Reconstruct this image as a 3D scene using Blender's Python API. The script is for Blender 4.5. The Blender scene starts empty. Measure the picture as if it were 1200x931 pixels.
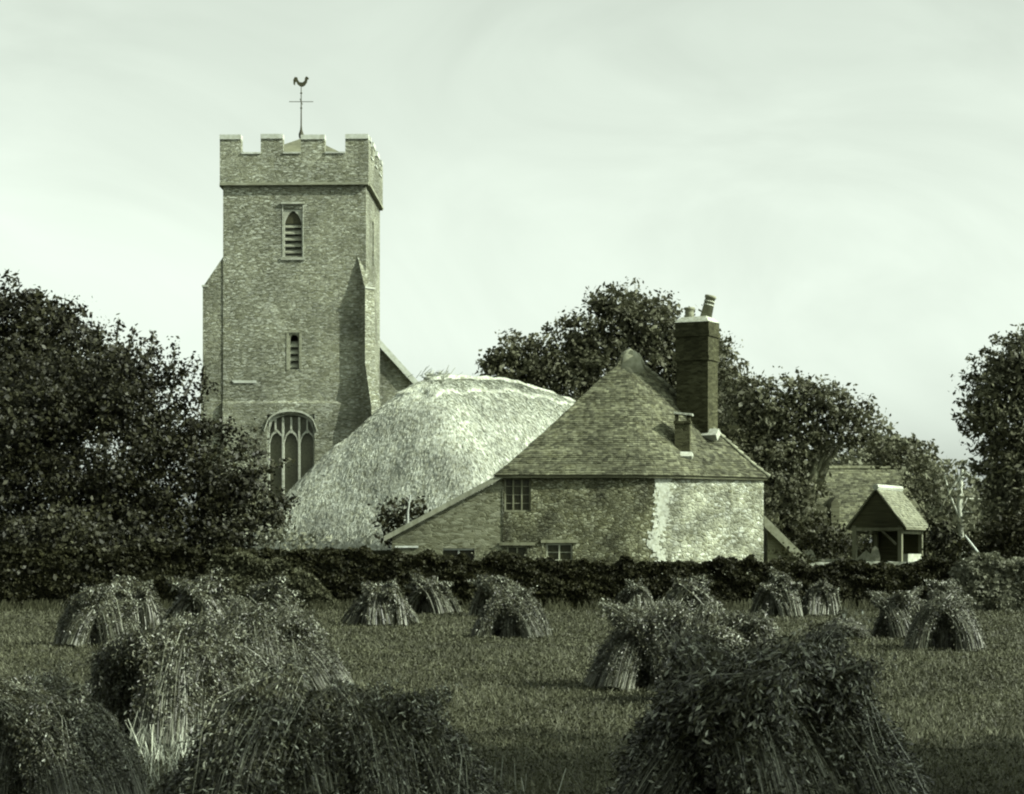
import bpy, math, random
import numpy as np
from mathutils import Vector, Matrix
R = math.radians
random.seed(7)
rng = np.random.default_rng(7)
sc = bpy.context.scene
COL = sc.collection

# ------------------------------------------------------------------ camera, sky, sun, exposure
F, CX, HY, HC = 2300.0, 600.0, 650.0, 1.7        # focal length in photo pixels, centre column, horizon row, eye height
cam = bpy.data.objects.new('camera', bpy.data.cameras.new('camera'))
COL.objects.link(cam); sc.camera = cam
cam.location = (0, 0, HC); cam.rotation_euler = (R(90), 0, 0)
cam.data.sensor_width = 36; cam.data.lens = F/1200*36
cam.data.shift_y = (HY-465.5)/1200
cam.data.clip_start = .5; cam.data.clip_end = 4000

SUN_EL = R(36); SH = Vector((.94, -.34, 0)).normalized()
SUN = Vector((SH.x*math.cos(SUN_EL), SH.y*math.cos(SUN_EL), math.sin(SUN_EL)))
w = bpy.data.worlds.new('World'); sc.world = w; w.use_nodes = True
nt = w.node_tree; nt.nodes.clear()
sky = nt.nodes.new('ShaderNodeTexSky'); sky.sky_type = 'NISHITA'; sky.sun_disc = False
sky.sun_elevation = SUN_EL; sky.sun_rotation = math.atan2(SH.x, SH.y)
sky.air_density = 1.0; sky.dust_density = 3.0; sky.ozone_density = 1.0
bw = nt.nodes.new('ShaderNodeRGBToBW')
tintn = nt.nodes.new('ShaderNodeMix'); tintn.data_type = 'RGBA'; tintn.blend_type = 'MULTIPLY'; tintn.inputs[0].default_value = 1
tintn.inputs[7].default_value = (.885, 1.0, .875, 1)
bg = nt.nodes.new('ShaderNodeBackground'); bg.inputs[1].default_value = .146
wo = nt.nodes.new('ShaderNodeOutputWorld')
nt.links.new(sky.outputs[0], bw.inputs[0]); nt.links.new(bw.outputs[0], tintn.inputs[6])
stc = nt.nodes.new('ShaderNodeTexCoord'); smp = nt.nodes.new('ShaderNodeMapping'); smp.inputs[3].default_value = (2.6, 2.6, 4.5)
sno = nt.nodes.new('ShaderNodeTexNoise'); sno.inputs['Scale'].default_value = 1.6; sno.inputs['Detail'].default_value = 5; sno.inputs['Distortion'].default_value = 3.5
smr = nt.nodes.new('ShaderNodeMapRange'); smr.inputs[1].default_value = .3; smr.inputs[2].default_value = .7; smr.inputs[3].default_value = .95; smr.inputs[4].default_value = 1.06
smx = nt.nodes.new('ShaderNodeMix'); smx.data_type = 'RGBA'; smx.blend_type = 'MULTIPLY'; smx.inputs[0].default_value = 1
nt.links.new(stc.outputs['Generated'], smp.inputs[0]); nt.links.new(smp.outputs[0], sno.inputs['Vector']); nt.links.new(sno.outputs[0], smr.inputs[0])
nt.links.new(tintn.outputs[2], smx.inputs[6]); nt.links.new(smr.outputs[0], smx.inputs[7]); nt.links.new(smx.outputs[2], bg.inputs[0]); nt.links.new(bg.outputs[0], wo.inputs[0])

sl = bpy.data.lights.new('sun', 'SUN'); sl.energy = 4.3; sl.angle = R(.6); sl.color = (.955, 1.0, .86)
so = bpy.data.objects.new('sun', sl); COL.objects.link(so)
so.rotation_euler = (-SUN).to_track_quat('-Z', 'Y').to_euler()
vs = sc.view_settings
vs.view_transform = 'Standard'; vs.look = 'None'; vs.exposure = 1.12; vs.gamma = 1; vs.use_curve_mapping = False
sc.cycles.pixel_filter_type = 'BLACKMAN_HARRIS'; sc.cycles.filter_width = 2.1
sc.cycles.max_bounces = 5; sc.cycles.diffuse_bounces = 3; sc.cycles.transparent_max_bounces = 4

# ------------------------------------------------------------------ materials
def tint(v):
    """the plate is toned: dark tones olive, light tones a pale grey green"""
    t = min(1, max(0, (v-.03)/.45)); t = t**.5
    return (v*(.98-.05*t), v, v*(.42+.50*t), 1)

def nodes(name):
    m = bpy.data.materials.new(name); m.use_nodes = True
    n = m.node_tree; b = n.nodes['Principled BSDF']
    return m, n, b
def N(n, t, **k):
    x = n.nodes.new(t)
    for a, v in k.items():
        if a.startswith('_'): x.inputs[int(a[1:])].default_value = v
        else: setattr(x, a, v)
    return x
def ramp(n, stops):
    r = N(n, 'ShaderNodeValToRGB'); e = r.color_ramp.elements
    while len(e) < len(stops): e.new(.5)
    for el, (p, v) in zip(e, stops):
        el.position = p; el.color = tint(v)
    return r
def mul(n, a, b_, fac=1.0):
    m = N(n, 'ShaderNodeMix', data_type='RGBA', blend_type='MULTIPLY'); m.inputs[0].default_value = fac
    n.links.new(a, m.inputs[6]); n.links.new(b_, m.inputs[7]); return m.outputs[2]
def grey(n, src, lo, hi, a=.3, b_=.7):
    r = N(n, 'ShaderNodeMapRange'); r.inputs[1].default_value = a; r.inputs[2].default_value = b_
    r.inputs[3].default_value = lo; r.inputs[4].default_value = hi
    n.links.new(src, r.inputs[0]); return r.outputs[0]

def noise_mat(name, lo, hi, scale=6, stretch=(1, 1, 1), bump=.4, bdist=.03, rough=.9, island=0, big=.35, bigscale=.5, detail=6, spec=.2, rot=(0,0,0)):
    m, n, b = nodes(name)
    tc = N(n, 'ShaderNodeTexCoord'); mp = N(n, 'ShaderNodeMapping'); mp.inputs[3].default_value = stretch; mp.inputs[2].default_value = rot
    n.links.new(tc.outputs['Object'], mp.inputs[0])
    no = N(n, 'ShaderNodeTexNoise'); no.inputs['Scale'].default_value = scale; no.inputs['Detail'].default_value = detail
    n.links.new(mp.outputs[0], no.inputs['Vector'])
    rp = ramp(n, [(.3, lo), (.72, hi)]); n.links.new(no.outputs[0], rp.inputs[0])
    c = rp.outputs[0]
    if big:
        n2 = N(n, 'ShaderNodeTexNoise'); n2.inputs['Scale'].default_value = bigscale; n2.inputs['Detail'].default_value = 4
        n.links.new(tc.outputs['Object'], n2.inputs['Vector'])
        c = mul(n, c, grey(n, n2.outputs[0], 1-big, 1+big))
    if island:
        g = N(n, 'ShaderNodeNewGeometry')
        c = mul(n, c, grey(n, g.outputs['Random Per Island'], 1-island, 1+island, 0, 1))
    n.links.new(c, b.inputs['Base Color'])
    b.inputs['Roughness'].default_value = rough; b.inputs['Specular IOR Level'].default_value = spec
    if bump:
        bp = N(n, 'ShaderNodeBump'); bp.inputs['Strength'].default_value = bump; bp.inputs['Distance'].default_value = bdist
        n.links.new(no.outputs[0], bp.inputs['Height']); n.links.new(bp.outputs[0], b.inputs['Normal'])
    return m

def rubble_mat(name, lo, hi, mortar, scale=3.2, stretch=(1, 1, 2.4), bump=.8, bdist=.05, big=.3, mort_w=.05, streak=.25, bigscale=.45):
    m, n, b = nodes(name)
    tc = N(n, 'ShaderNodeTexCoord')
    wn = N(n, 'ShaderNodeTexNoise'); wn.inputs['Scale'].default_value = 1.7; wn.inputs['Detail'].default_value = 3
    n.links.new(tc.outputs['Object'], wn.inputs['Vector'])
    wm = N(n, 'ShaderNodeMix', data_type='RGBA', blend_type='LINEAR_LIGHT'); wm.inputs[0].default_value = .08
    n.links.new(tc.outputs['Object'], wm.inputs[6]); n.links.new(wn.outputs['Color'], wm.inputs[7])
    mp = N(n, 'ShaderNodeMapping'); mp.inputs[3].default_value = stretch
    n.links.new(wm.outputs[2], mp.inputs[0])
    v1 = N(n, 'ShaderNodeTexVoronoi'); v1.inputs['Scale'].default_value = scale
    v2 = N(n, 'ShaderNodeTexVoronoi', feature='DISTANCE_TO_EDGE'); v2.inputs['Scale'].default_value = scale
    for v in (v1, v2): n.links.new(mp.outputs[0], v.inputs['Vector'])
    bwn = N(n, 'ShaderNodeRGBToBW'); n.links.new(v1.outputs['Color'], bwn.inputs[0])
    rp = ramp(n, [(.15, lo), (.6, (lo+hi)/2), (.85, hi)]); n.links.new(bwn.outputs[0], rp.inputs[0])
    c = rp.outputs[0]
    edge = grey(n, v2.outputs['Distance'], 0, 1, mort_w*.3, mort_w*2)
    mx = N(n, 'ShaderNodeMix', data_type='RGBA'); n.links.new(edge, mx.inputs[0])
    mx.inputs[6].default_value = tint(mortar); n.links.new(c, mx.inputs[7]); c = mx.outputs[2]
    fn = N(n, 'ShaderNodeTexNoise'); fn.inputs['Scale'].default_value = 5; fn.inputs['Detail'].default_value = 7; fn.inputs['Roughness'].default_value = .7
    n.links.new(mp.outputs[0], fn.inputs['Vector'])
    c = mul(n, c, grey(n, fn.outputs[0], 1-streak, 1+streak))
    n2 = N(n, 'ShaderNodeTexNoise'); n2.inputs['Scale'].default_value = bigscale; n2.inputs['Detail'].default_value = 5
    n.links.new(tc.outputs['Object'], n2.inputs['Vector'])
    c = mul(n, c, grey(n, n2.outputs[0], 1-big, 1+big, .35, .65))
    n.links.new(c, b.inputs['Base Color'])
    b.inputs['Roughness'].default_value = .95; b.inputs['Specular IOR Level'].default_value = .15
    ad = N(n, 'ShaderNodeMath', operation='ADD'); n.links.new(edge, ad.inputs[0]); n.links.new(fn.outputs[0], ad.inputs[1])
    bp = N(n, 'ShaderNodeBump'); bp.inputs['Strength'].default_value = bump; bp.inputs['Distance'].default_value = bdist
    n.links.new(ad.outputs[0], bp.inputs['Height']); n.links.new(bp.outputs[0], b.inputs['Normal'])
    return m

def leaf_mat(name, v, island=.45, transl=.25, rough=.55, spec=.35, stops=None):
    m, n, b = nodes(name)
    g = N(n, 'ShaderNodeNewGeometry')
    rp = ramp(n, stops or [(0, v*(1-island)), (1, v*(1+island))]); n.links.new(g.outputs['Random Per Island'], rp.inputs[0])
    tc = N(n, 'ShaderNodeTexCoord'); n2 = N(n, 'ShaderNodeTexNoise'); n2.inputs['Scale'].default_value = .55; n2.inputs['Detail'].default_value = 3
    n.links.new(tc.outputs['Object'], n2.inputs['Vector'])
    c = mul(n, rp.outputs[0], grey(n, n2.outputs[0], .7, 1.3))
    n.links.new(c, b.inputs['Base Color']); b.inputs['Roughness'].default_value = rough; b.inputs['Specular IOR Level'].default_value = spec
    tr = N(n, 'ShaderNodeBsdfTranslucent'); n.links.new(c, tr.inputs[0])
    mx = N(n, 'ShaderNodeMixShader'); mx.inputs[0].default_value = transl
    n.links.new(b.outputs[0], mx.inputs[1]); n.links.new(tr.outputs[0], mx.inputs[2])
    n.links.new(mx.outputs[0], n.nodes['Material Output'].inputs[0])
    return m

M = dict(
    ground=noise_mat('field_soil', .02, .05, 9, bump=.8, bdist=.05, big=.35, bigscale=.15),
    churchyard=noise_mat('rough_turf', .03, .07, 6, bump=.6),
    tower=rubble_mat('tower_ragstone', .12, .30, .18, 4.7, (1, 1, 3.0), big=.28, bump=.9, bdist=.05, streak=.5),
    ashlar=noise_mat('dressed_stone', .20, .34, 4, (1, 1, 2), bump=.3, big=.2),
    worn=noise_mat('worn_window_stone', .13, .21, 4, (1, 1, 2), bump=.3, big=.2),
    oak=noise_mat('grey_oak', .14, .22, 6, (1, 1, .4), bump=.4),
    coping=noise_mat('coping_stone', .28, .42, 5, bump=.3, big=.2),
    louvre=noise_mat('slate_louvre', .16, .26, 8, bump=.2),
    dark=noise_mat('painted_interior_dark', .008, .014, 3, bump=0, big=0),  # near-black standing in for an unlit interior
    glass=noise_mat('leaded_glass', .012, .03, 14, bump=.3, rough=.45, spec=.2),
    lead=noise_mat('lead_roofing', .09, .14, 5, bump=.2),
    iron=noise_mat('wrought_iron', .02, .05, 20, bump=.2, rough=.6),
    flint=rubble_mat('cottage_flint', .035, .16, .06, 7.5, (1, 1, 1.7), big=.5, bump=.8, bdist=.04, mort_w=.07, streak=.5, bigscale=1.1),
    flintlight=rubble_mat('pale_flint', .10, .32, .20, 6.5, (1, 1, 1.6), big=.36, bump=.7, bdist=.04, mort_w=.08, streak=.45, bigscale=1.3),  # paler version of the cottage flint
    brick=rubble_mat('old_brick', .06, .17, .13, 6, (.8, .8, 2.4), big=.3, bump=.5, bdist=.03, mort_w=.05),
    chimbrick=rubble_mat('shade_dark_brick', .018, .055, .04, 6, (.8, .8, 2.4), big=.25, bump=.5, bdist=.03, mort_w=.04),  # brick darkened so the chimney's unlit front face reads near black
    boards=noise_mat('dark_boards', .05, .10, 4, (.3, .3, 6), bump=.8, bdist=.04),
    tile=noise_mat('clay_tiles', .045, .125, 6, bump=.4, island=.5, big=.42, bigscale=.55),
    tile_far=noise_mat('mossy_tiles', .11, .19, 6, bump=.4, island=.3, big=.25, bigscale=.5),
    mortar=noise_mat('lime_mortar', .22, .36, 9, bump=.6),
    thatch=noise_mat('old_thatch', .15, .40, 6, (1, 1, 1), bump=1.0, bdist=.08, big=.22, bigscale=.5, detail=9),
    thatchbit=noise_mat('thatch_straw', .19, .37, 3, bump=0, island=.5, big=.3, bigscale=.5),
    straw=leaf_mat('oat_straw', .1, transl=.05, rough=.5, spec=.4, stops=[(0, .012), (.6, .055), (1, .24)]),  # deep shade of the stooks put into the dark straw tones
    ear=leaf_mat('oat_heads', .1, transl=.1, rough=.45, spec=.4, stops=[(0, .006), (.6, .028), (.84, .10), (1, .30)]),  # shade and bright glints of the stooks put into these tones
    shade_boards=noise_mat('shade_dark_boards', .02, .045, 4, (.3, .3, 6), bump=.8),  # near-black tone paints the lychgate's shade into its boards
    paneglass=noise_mat('old_church_glass', .06, .11, 12, bump=.3, rough=.4, spec=.4),
    leaf_bramble=leaf_mat('bramble_foliage', .055, .6, .25, .6, .15),
    core=noise_mat('sheaf_inside', .01, .02, 30, (1, 1, .1), bump=.6),  # near-black stands in for the shade between the stalks
    stubble=leaf_mat('stubble_blades', .062, .75, .25, .6, .2),
    clover=leaf_mat('undersown_leaves', .038, .7, .25, .6, .2),
    leaf_dark=leaf_mat('hawthorn_leaves', .016, .6, .12, .55, .22),
    leaf_mid=leaf_mat('elm_leaves', .06, .4, .25, .6, .25),  # paler than the left-hand trees, standing in for haze
    leaf_far=leaf_mat('haze_pale_leaves', .11, .35, .25, .7, .2),  # haze of distance painted in as paler leaves
    leaf_fir=leaf_mat('fir_sprays', .06, .4, .15, .6, .25),
    leaf_hedge=leaf_mat('hedge_leaves', .018, .5, .2, .6, .12),
    leaf_pale=leaf_mat('bramble_leaves', .12, .5, .25, .5, .3),
    bark=noise_mat('bark', .05, .11, 8, (1, 1, .3), bump=.8),
    barkpale=noise_mat('pale_bark', .22, .36, 8, (1, 1, .4), bump=.6),
    wood=noise_mat('weathered_oak', .07, .14, 6, (1, 1, .3), bump=.5),
    woodpale=noise_mat('bleached_wood', .34, .50, 6, (1, 1, .4), bump=.4),
    whitewash=noise_mat('whitewash', .20, .34, 4, bump=.4, big=.2),
    pot=noise_mat('chimney_pot_clay', .10, .18, 7, bump=.3),
    headstone=noise_mat('headstone_lichen', .12, .22, 8, bump=.5),
)

# ------------------------------------------------------------------ geometry helpers
ORG = {}
def at(px, py, d): return Vector(((px-CX)*d/F, d, HC-(py-HY)*d/F))
def X(px, d): return (px-CX)*d/F
def Z(py, d): return HC-(py-HY)*d/F

def tag(o, label=None, cat=None, group=None, kind=None):
    if label: o['label'] = label
    if cat: o['category'] = cat
    if group: o['group'] = group
    if kind: o['kind'] = kind
    return o
def empty(name, loc, label, cat, group=None):
    o = bpy.data.objects.new(name, None); COL.objects.link(o); o.location = loc; o.empty_display_size = .3
    ORG[o.name] = Vector(loc)
    return tag(o, label, cat, group)
def link(name, me, m, parent=None):
    o = bpy.data.objects.new(name, me); COL.objects.link(o)
    if m: me.materials.append(m)
    if parent is not None:
        o.parent = parent; ORG[o.name] = ORG[parent.name]
    else: ORG[o.name] = Vector((0, 0, 0))
    return o
def npmesh(name, V, Q, m, parent=None, k=4):
    """bulk mesh from arrays: V n*3 in world space, Q m*k"""
    V = np.asarray(V, dtype=np.float32).reshape(-1, 3)
    if parent is not None: V = V-np.array(ORG[parent.name], dtype=np.float32)
    Q = np.asarray(Q, dtype=np.int32).reshape(-1, k)
    me = bpy.data.meshes.new(name)
    me.vertices.add(len(V)); me.vertices.foreach_set('co', V.ravel())
    me.loops.add(Q.size); me.loops.foreach_set('vertex_index', Q.ravel())
    me.polygons.add(len(Q)); me.polygons.foreach_set('loop_start', np.arange(0, Q.size, k, dtype=np.int32))
    me.update(calc_edges=True); me.validate()
    return link(name, me, m, parent)

class MB:
    def __init__(s): s.v = []; s.f = []
    def poly(s, pts):
        i = len(s.v); s.v += [tuple(p) for p in pts]; s.f.append(tuple(range(i, i+len(pts))))
    def box(s, c, size, rz=0, rx=0, ry=0, taper=1):
        m = Matrix.Translation(c) @ Matrix.Rotation(rz, 4, 'Z') @ Matrix.Rotation(ry, 4, 'Y') @ Matrix.Rotation(rx, 4, 'X')
        i = len(s.v)
        for z in (-.5, .5):
            t = 1 if z < 0 else taper
            for x, y in ((-.5, -.5), (.5, -.5), (.5, .5), (-.5, .5)):
                s.v.append(tuple(m @ Vector((x*size[0]*t, y*size[1]*t, z*size[2]))))
        s.f += [(i, i+3, i+2, i+1), (i+4, i+5, i+6, i+7)]+[(i+a, i+(a+1) % 4, i+4+(a+1) % 4, i+4+a) for a in range(4)]
    def prism(s, poly, off):
        """closed prism: planar polygon points and an offset vector"""
        a = [Vector(p) for p in poly]; b = [p+Vector(off) for p in a]; n = len(a); i = len(s.v)
        s.v += [tuple(p) for p in a+b]
        s.f += [tuple(range(i+n-1, i-1, -1)), tuple(range(i+n, i+2*n))]
        s.f += [(i+k, i+(k+1) % n, i+n+(k+1) % n, i+n+k) for k in range(n)]
    def tube(s, pts, rad, n=7, cap=True, squash=1):
        pts = [Vector(p) for p in pts]; rings = []
        for j, p in enumerate(pts):
            d = (pts[min(j+1, len(pts)-1)]-pts[max(j-1, 0)]).normalized()
            u = d.cross(Vector((0, 0, 1)) if abs(d.z) < .95 else Vector((1, 0, 0))).normalized(); v = d.cross(u)
            r = rad[j] if hasattr(rad, '__len__') else rad
            rings.append(len(s.v))
            for k in range(n):
                a = 2*math.pi*k/n; s.v.append(tuple(p+u*r*math.cos(a)+v*r*math.sin(a)*squash))
        for a, b in zip(rings, rings[1:]):
            for k in range(n): s.f.append((a+k, a+(k+1) % n, b+(k+1) % n, b+k))
        if cap:
            s.f.append(tuple(rings[0]+k for k in range(n-1, -1, -1))); s.f.append(tuple(rings[-1]+k for k in range(n)))
    def lathe(s, c, prof, n=16):
        s.tube([Vector(c)+Vector((0, 0, z)) for r, z in prof], [r for r, z in prof], n)
    def wall(s, A, B, z0, z1, holes=(), depth=.3):
        """vertical wall face from A to B (plan), outward normal to the right of A->B; holes are (u0,u1,z0,z1) with reveals"""
        A = Vector((A[0], A[1], 0)); B = Vector((B[0], B[1], 0)); L = (B-A).length; u = (B-A)/L; inn = Vector((-u.y, u.x, 0))
        us = sorted({0, L, *[h[0] for h in holes], *[h[1] for h in holes]}); zs = sorted({z0, z1, *[h[2] for h in holes], *[h[3] for h in holes]})
        P = lambda a, z, dd=0: A+u*a+inn*dd+Vector((0, 0, z))
        for a, b in zip(us, us[1:]):
            for c, d in zip(zs, zs[1:]):
                if any(h[0] <= (a+b)/2 <= h[1] and h[2] <= (c+d)/2 <= h[3] for h in holes): continue
                s.poly([P(a, c), P(b, c), P(b, d), P(a, d)])
        for a, b, c, d in holes:
            s.poly([P(a, c), P(a, c, depth), P(a, d, depth), P(a, d)]); s.poly([P(b, c, depth), P(b, c), P(b, d), P(b, d, depth)])
            s.poly([P(a, c), P(b, c), P(b, c, depth), P(a, c, depth)]); s.poly([P(a, d, depth), P(b, d, depth), P(b, d), P(a, d)])
    def build(s, name, m, parent=None, smooth=False, jitter=0):
        o = ORG[parent.name] if parent is not None else Vector((0, 0, 0))
        me = bpy.data.meshes.new(name)
        vv = [(x-o.x+random.uniform(-jitter, jitter), y-o.y+random.uniform(-jitter, jitter), z-o.z+random.uniform(-jitter, jitter)) for x, y, z in s.v]
        me.from_pydata(vv, [], s.f); me.update()
        if smooth: me.polygons.foreach_set('use_smooth', [True]*len(me.polygons))
        return link(name, me, m, parent)

def unit(a): return a/np.maximum(np.linalg.norm(a, axis=1, keepdims=True), 1e-6)
def leaf_quads(P, size, up=.35, nrm=None, elong=1.7, droop=0.):
    """a rhombic leaf at each point: arrays of vertices and quads"""
    n = len(P); nn = rng.normal(size=(n, 3)); nn[:, 2] += up
    if nrm is not None: nn = nn+nrm*1.0
    nn = unit(nn); t = unit(np.cross(nn, rng.normal(size=(n, 3)))); t[:, 2] -= droop; t = unit(t); b = unit(np.cross(nn, t))
    s = (size*(.45+1.3*rng.random(n)**1.6))[:, None]
    V = np.stack([P-t*s*elong*.5, P+b*s*.5, P+t*s*elong*.5, P-b*s*.5], axis=1).reshape(-1, 3)
    return V, np.arange(4*n).reshape(-1, 4)
def crown_points(clumps, density, sub=.28, spray=.62):
    """clumps: (centre, radii); leaves gather in small sprays spread through each ellipsoid, mostly near its outside"""
    out, nr = [], []
    for c, r in clumps:
        c = np.array(c); r = np.array(r, float)
        area = (r[0]*r[1]+r[0]*r[2]+r[1]*r[2])/3*4*math.pi
        ns = max(6, int(area*2.2/(sub*4)**2*3.2)); d = unit(rng.normal(size=(ns, 3)))
        rad = (.40+.85*rng.random(ns)**.8)[:, None]
        rr = 1+.24*np.sin(d[:, :1]*5+c[0])*np.cos(d[:, 2:]*6+c[2])
        S = c+d*r*rad*rr
        ns = max(6, int(ns*spray)); d = d[:ns]; S = S[:ns]; m = max(4, int(area*density/ns)); k = np.repeat(np.arange(ns), m)
        sz = sub*(.5+1.1*rng.random(ns))
        pts = S[k]+np.clip(rng.normal(size=(len(k), 3)), -1.7, 1.7)*sz[k][:, None]*np.array([1, 1, .62])
        out.append(pts); nr.append(d[k]*.7)
    return np.concatenate(out), np.concatenate(nr)
def twigs(P0, P1, r=.02):
    pass
def tree(name, label, base, clumps, leafmat, barkmat=None, *, density=55, leaf=.16, trunk_r=.3, trunk_top=None, group=None, cat='tree', sub=.28, limbs=True, sprigs=(), lean=0, elong=1.7, spray=.62):
    t = empty(name, base, label, cat, group)
    b = Vector(base); cs = [Vector(c) for c, r in clumps]
    mean = sum(cs, Vector())/len(cs); top = Vector(trunk_top) if trunk_top else Vector((b.x*.5+mean.x*.5, b.y, b.z+(mean.z-b.z)*.75))
    mb = MB()
    p = [b-Vector((0, 0, .1)), b.lerp(top, .35)+Vector((random.uniform(-.1, .1), 0, 0)), b.lerp(top, .7)+Vector((random.uniform(-.15, .15), 0, 0)), top]
    mb.tube(p, [trunk_r*1.25, trunk_r*.9, trunk_r*.75, trunk_r*.5], 9)
    if limbs:
        for c in cs:
            s = b.lerp(top, random.uniform(.45, .95)); mid = s.lerp(c, .5)+Vector((random.uniform(-.3, .3), random.uniform(-.3, .3), random.uniform(-.1, .4)))
            mb.tube([s, mid, c], [trunk_r*.45, trunk_r*.3, trunk_r*.12], 6)
    P, nr = crown_points(clumps, density, sub, spray)
    for (q0, q1) in sprigs:
        q0 = Vector(q0); q1 = Vector(q1); mb.tube([q0, q0.lerp(q1, .5)+Vector((.03, 0, 0)), q1], [.03, .02, .008], 5)
        k = int((q1-q0).length*75); tt = rng.random(k)[:, None]
        P = np.concatenate([P, np.array(q0)*(1-tt)+np.array(q1)*tt+rng.normal(size=(k, 3))*.085]); nr = np.concatenate([nr, np.zeros((k, 3))])
    mb.build('trunk', barkmat or M['bark'], t, True)
    P[:, 2] = np.maximum(P[:, 2], .05)
    V, Q = leaf_quads(P, leaf, nrm=nr, elong=elong); npmesh('crown', V, Q, leafmat, t)
    return t
def pc(px, py, d, rx, ry=None, rz=None):
    """a crown clump: centre at a place d metres off, radii in metres"""
    p = at(px, py, d); return (tuple(p), (rx, ry or rx, rz or rx*.85))

def tile_face(V, Q, E0, E1, T0, T1, course=.12, wdt=.18, lift=.028, edge=0.03):
    """tiles over a planar roof face from the eave edge E0-E1 to the top edge T0-T1: every tile a tilted quad with a lip"""
    E0, E1, T0, T1 = map(Vector, (E0, E1, T0, T1)); sl = ((T0+T1)/2-(E0+E1)/2).length; n = max(2, int(sl/course))
    nrm = (E1-E0).cross((T0+T1)/2-(E0+E1)/2).normalized()
    if nrm.z < 0: nrm = -nrm
    for k in range(n):
        a0, a1 = k/n, min(1, (k+1.12)/n)
        L0, R0 = E0.lerp(T0, a0), E1.lerp(T1, a0); L1, R1 = E0.lerp(T0, a1), E1.lerp(T1, a1)
        w = (R0-L0).length
        if w < .05: continue
        m = max(1, round(w/wdt)); off = random.uniform(0, .5)/m if k % 2 else .5/m
        cuts = [0]+[min(1, max(0, (j+.0)/m+off)) for j in range(m)]+[1]
        sag = .012*math.sin(k*.7)+random.uniform(-.006, .006)
        for c0, c1 in zip(cuts, cuts[1:]):
            if c1-c0 < .01/m: continue
            h = lift*random.uniform(.6, 1.5)+sag; g = .03*(c1-c0)
            if random.random() < .02: h += .03
            dr = (L0-L1).normalized()*random.uniform(-.012, .012)
            p = [L0.lerp(R0, c0+g)+nrm*h+dr, L0.lerp(R0, c1-g)+nrm*h+dr, L1.lerp(R1, c1-g)+nrm*.004, L1.lerp(R1, c0+g)+nrm*.004,
                 L0.lerp(R0, c0+g)+nrm*(h-.02)+dr, L0.lerp(R0, c1-g)+nrm*(h-.02)+dr]
            i = len(V); V.extend(tuple(q) for q in p); Q.extend([(i, i+1, i+2, i+3), (i+4, i+5, i+1, i)])

# ------------------------------------------------------------------ ground
mb = MB(); mb.poly([(-900, -60, 0), (900, -60, 0), (900, 60.2, 0), (-900, 60.2, 0)])
tag(mb.build('field', M['ground']), kind='structure')
mb = MB(); mb.poly([(-900, 60.2, 0), (900, 60.2, 0), (900, 2500, 0), (-900, 2500, 0)])
tag(mb.build('ground', M['churchyard']), kind='structure')

# stubble and undersown growth of the field: nobody could count it
def blades():
    n = 14000; x = rng.uniform(-17, 19, n); d = rng.uniform(58.7, 59.7, n); k = (np.sin(x*2.1)+np.sin(x*5.3+1)+rng.normal(size=n)*.8) > -.3; x, d = x[k], d[k]; n = len(x)
    h = .08+.32*rng.random(n)**2; B = np.stack([x, d, x*0], 1); l = rng.normal(size=(n, 2))*.3; T = B+np.stack([l[:, 0]*h, l[:, 1]*h, h], 1); w_ = np.array([[.014, 0, 0]])
    tag(npmesh('long_grass', np.stack([B-w_, B+w_, T+w_*.3, T-w_*.3], 1).reshape(-1, 3), np.arange(4*n).reshape(-1, 4), M['leaf_bramble']), kind='stuff')
    n = 190000; a = 9.0; b = 59.6
    u = rng.random(n); d = a*(b/a)**(u**.92); x = (rng.random(n)-.5)*(.66*d+1.5)
    s = .006+.00060*d; h = (.018+.052*rng.random(n)**2)*(1+.012*d)
    ang = rng.random(n)*math.tau; ln = (rng.normal(size=(n, 2))*.45)
    B = np.stack([x, d, np.zeros(n)], 1); w_ = np.stack([np.cos(ang), np.sin(ang), np.zeros(n)], 1)*(s*.5)[:, None]
    T = B+np.stack([ln[:, 0]*h, ln[:, 1]*h, h], 1)
    V = np.stack([B-w_, B+w_, T+w_*.25, T-w_*.25], 1).reshape(-1, 3)
    tag(npmesh('stubble', V, np.arange(4*n).reshape(-1, 4), M['stubble']), kind='stuff')
    n = 260000; u = rng.random(n); d = a*(b/a)**(u**.9); x = (rng.random(n)-.5)*(.66*d+1.5)
    pat = np.sin(x*.9+np.sin(d*.7)*2)+np.sin(d*.5+x*.3)+rng.normal(size=n)*.9; k = pat > -.9
    P = np.stack([x, d, .015+.05*rng.random(n)], 1)[k]
    V, Q = leaf_quads(P, .008+.00055*P[:, 1], up=.8, elong=1.4)
    tag(npmesh('undersown_grass', V, Q, M['clover']), kind='stuff')
blades()
def tall_straws():
    n = 1500; c = np.array([(-3.0, 18.2), (-2.9, 16.2), (-1.9, 15.5), (-3.3, 14.2), (-1.0, 13.2)])[rng.integers(0, 5, n)]
    B = np.concatenate([c+rng.normal(size=(n, 2))*np.array([.55, .5]), np.zeros((n, 1))], 1); h = .10+.26*rng.random(n)**2
    l = rng.normal(size=(n, 2))*.38; T = B+np.stack([l[:, 0]*h, l[:, 1]*h, h], 1); a = rng.random(n)*6.28; w_ = np.stack([np.cos(a), np.sin(a), a*0], 1)*.004
    tag(npmesh('straw_stalks', np.stack([B-w_, B+w_, T+w_*.6, T-w_*.6], 1).reshape(-1, 3), np.arange(4*n).reshape(-1, 4), M['thatchbit']), kind='stuff')
tall_straws()

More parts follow.
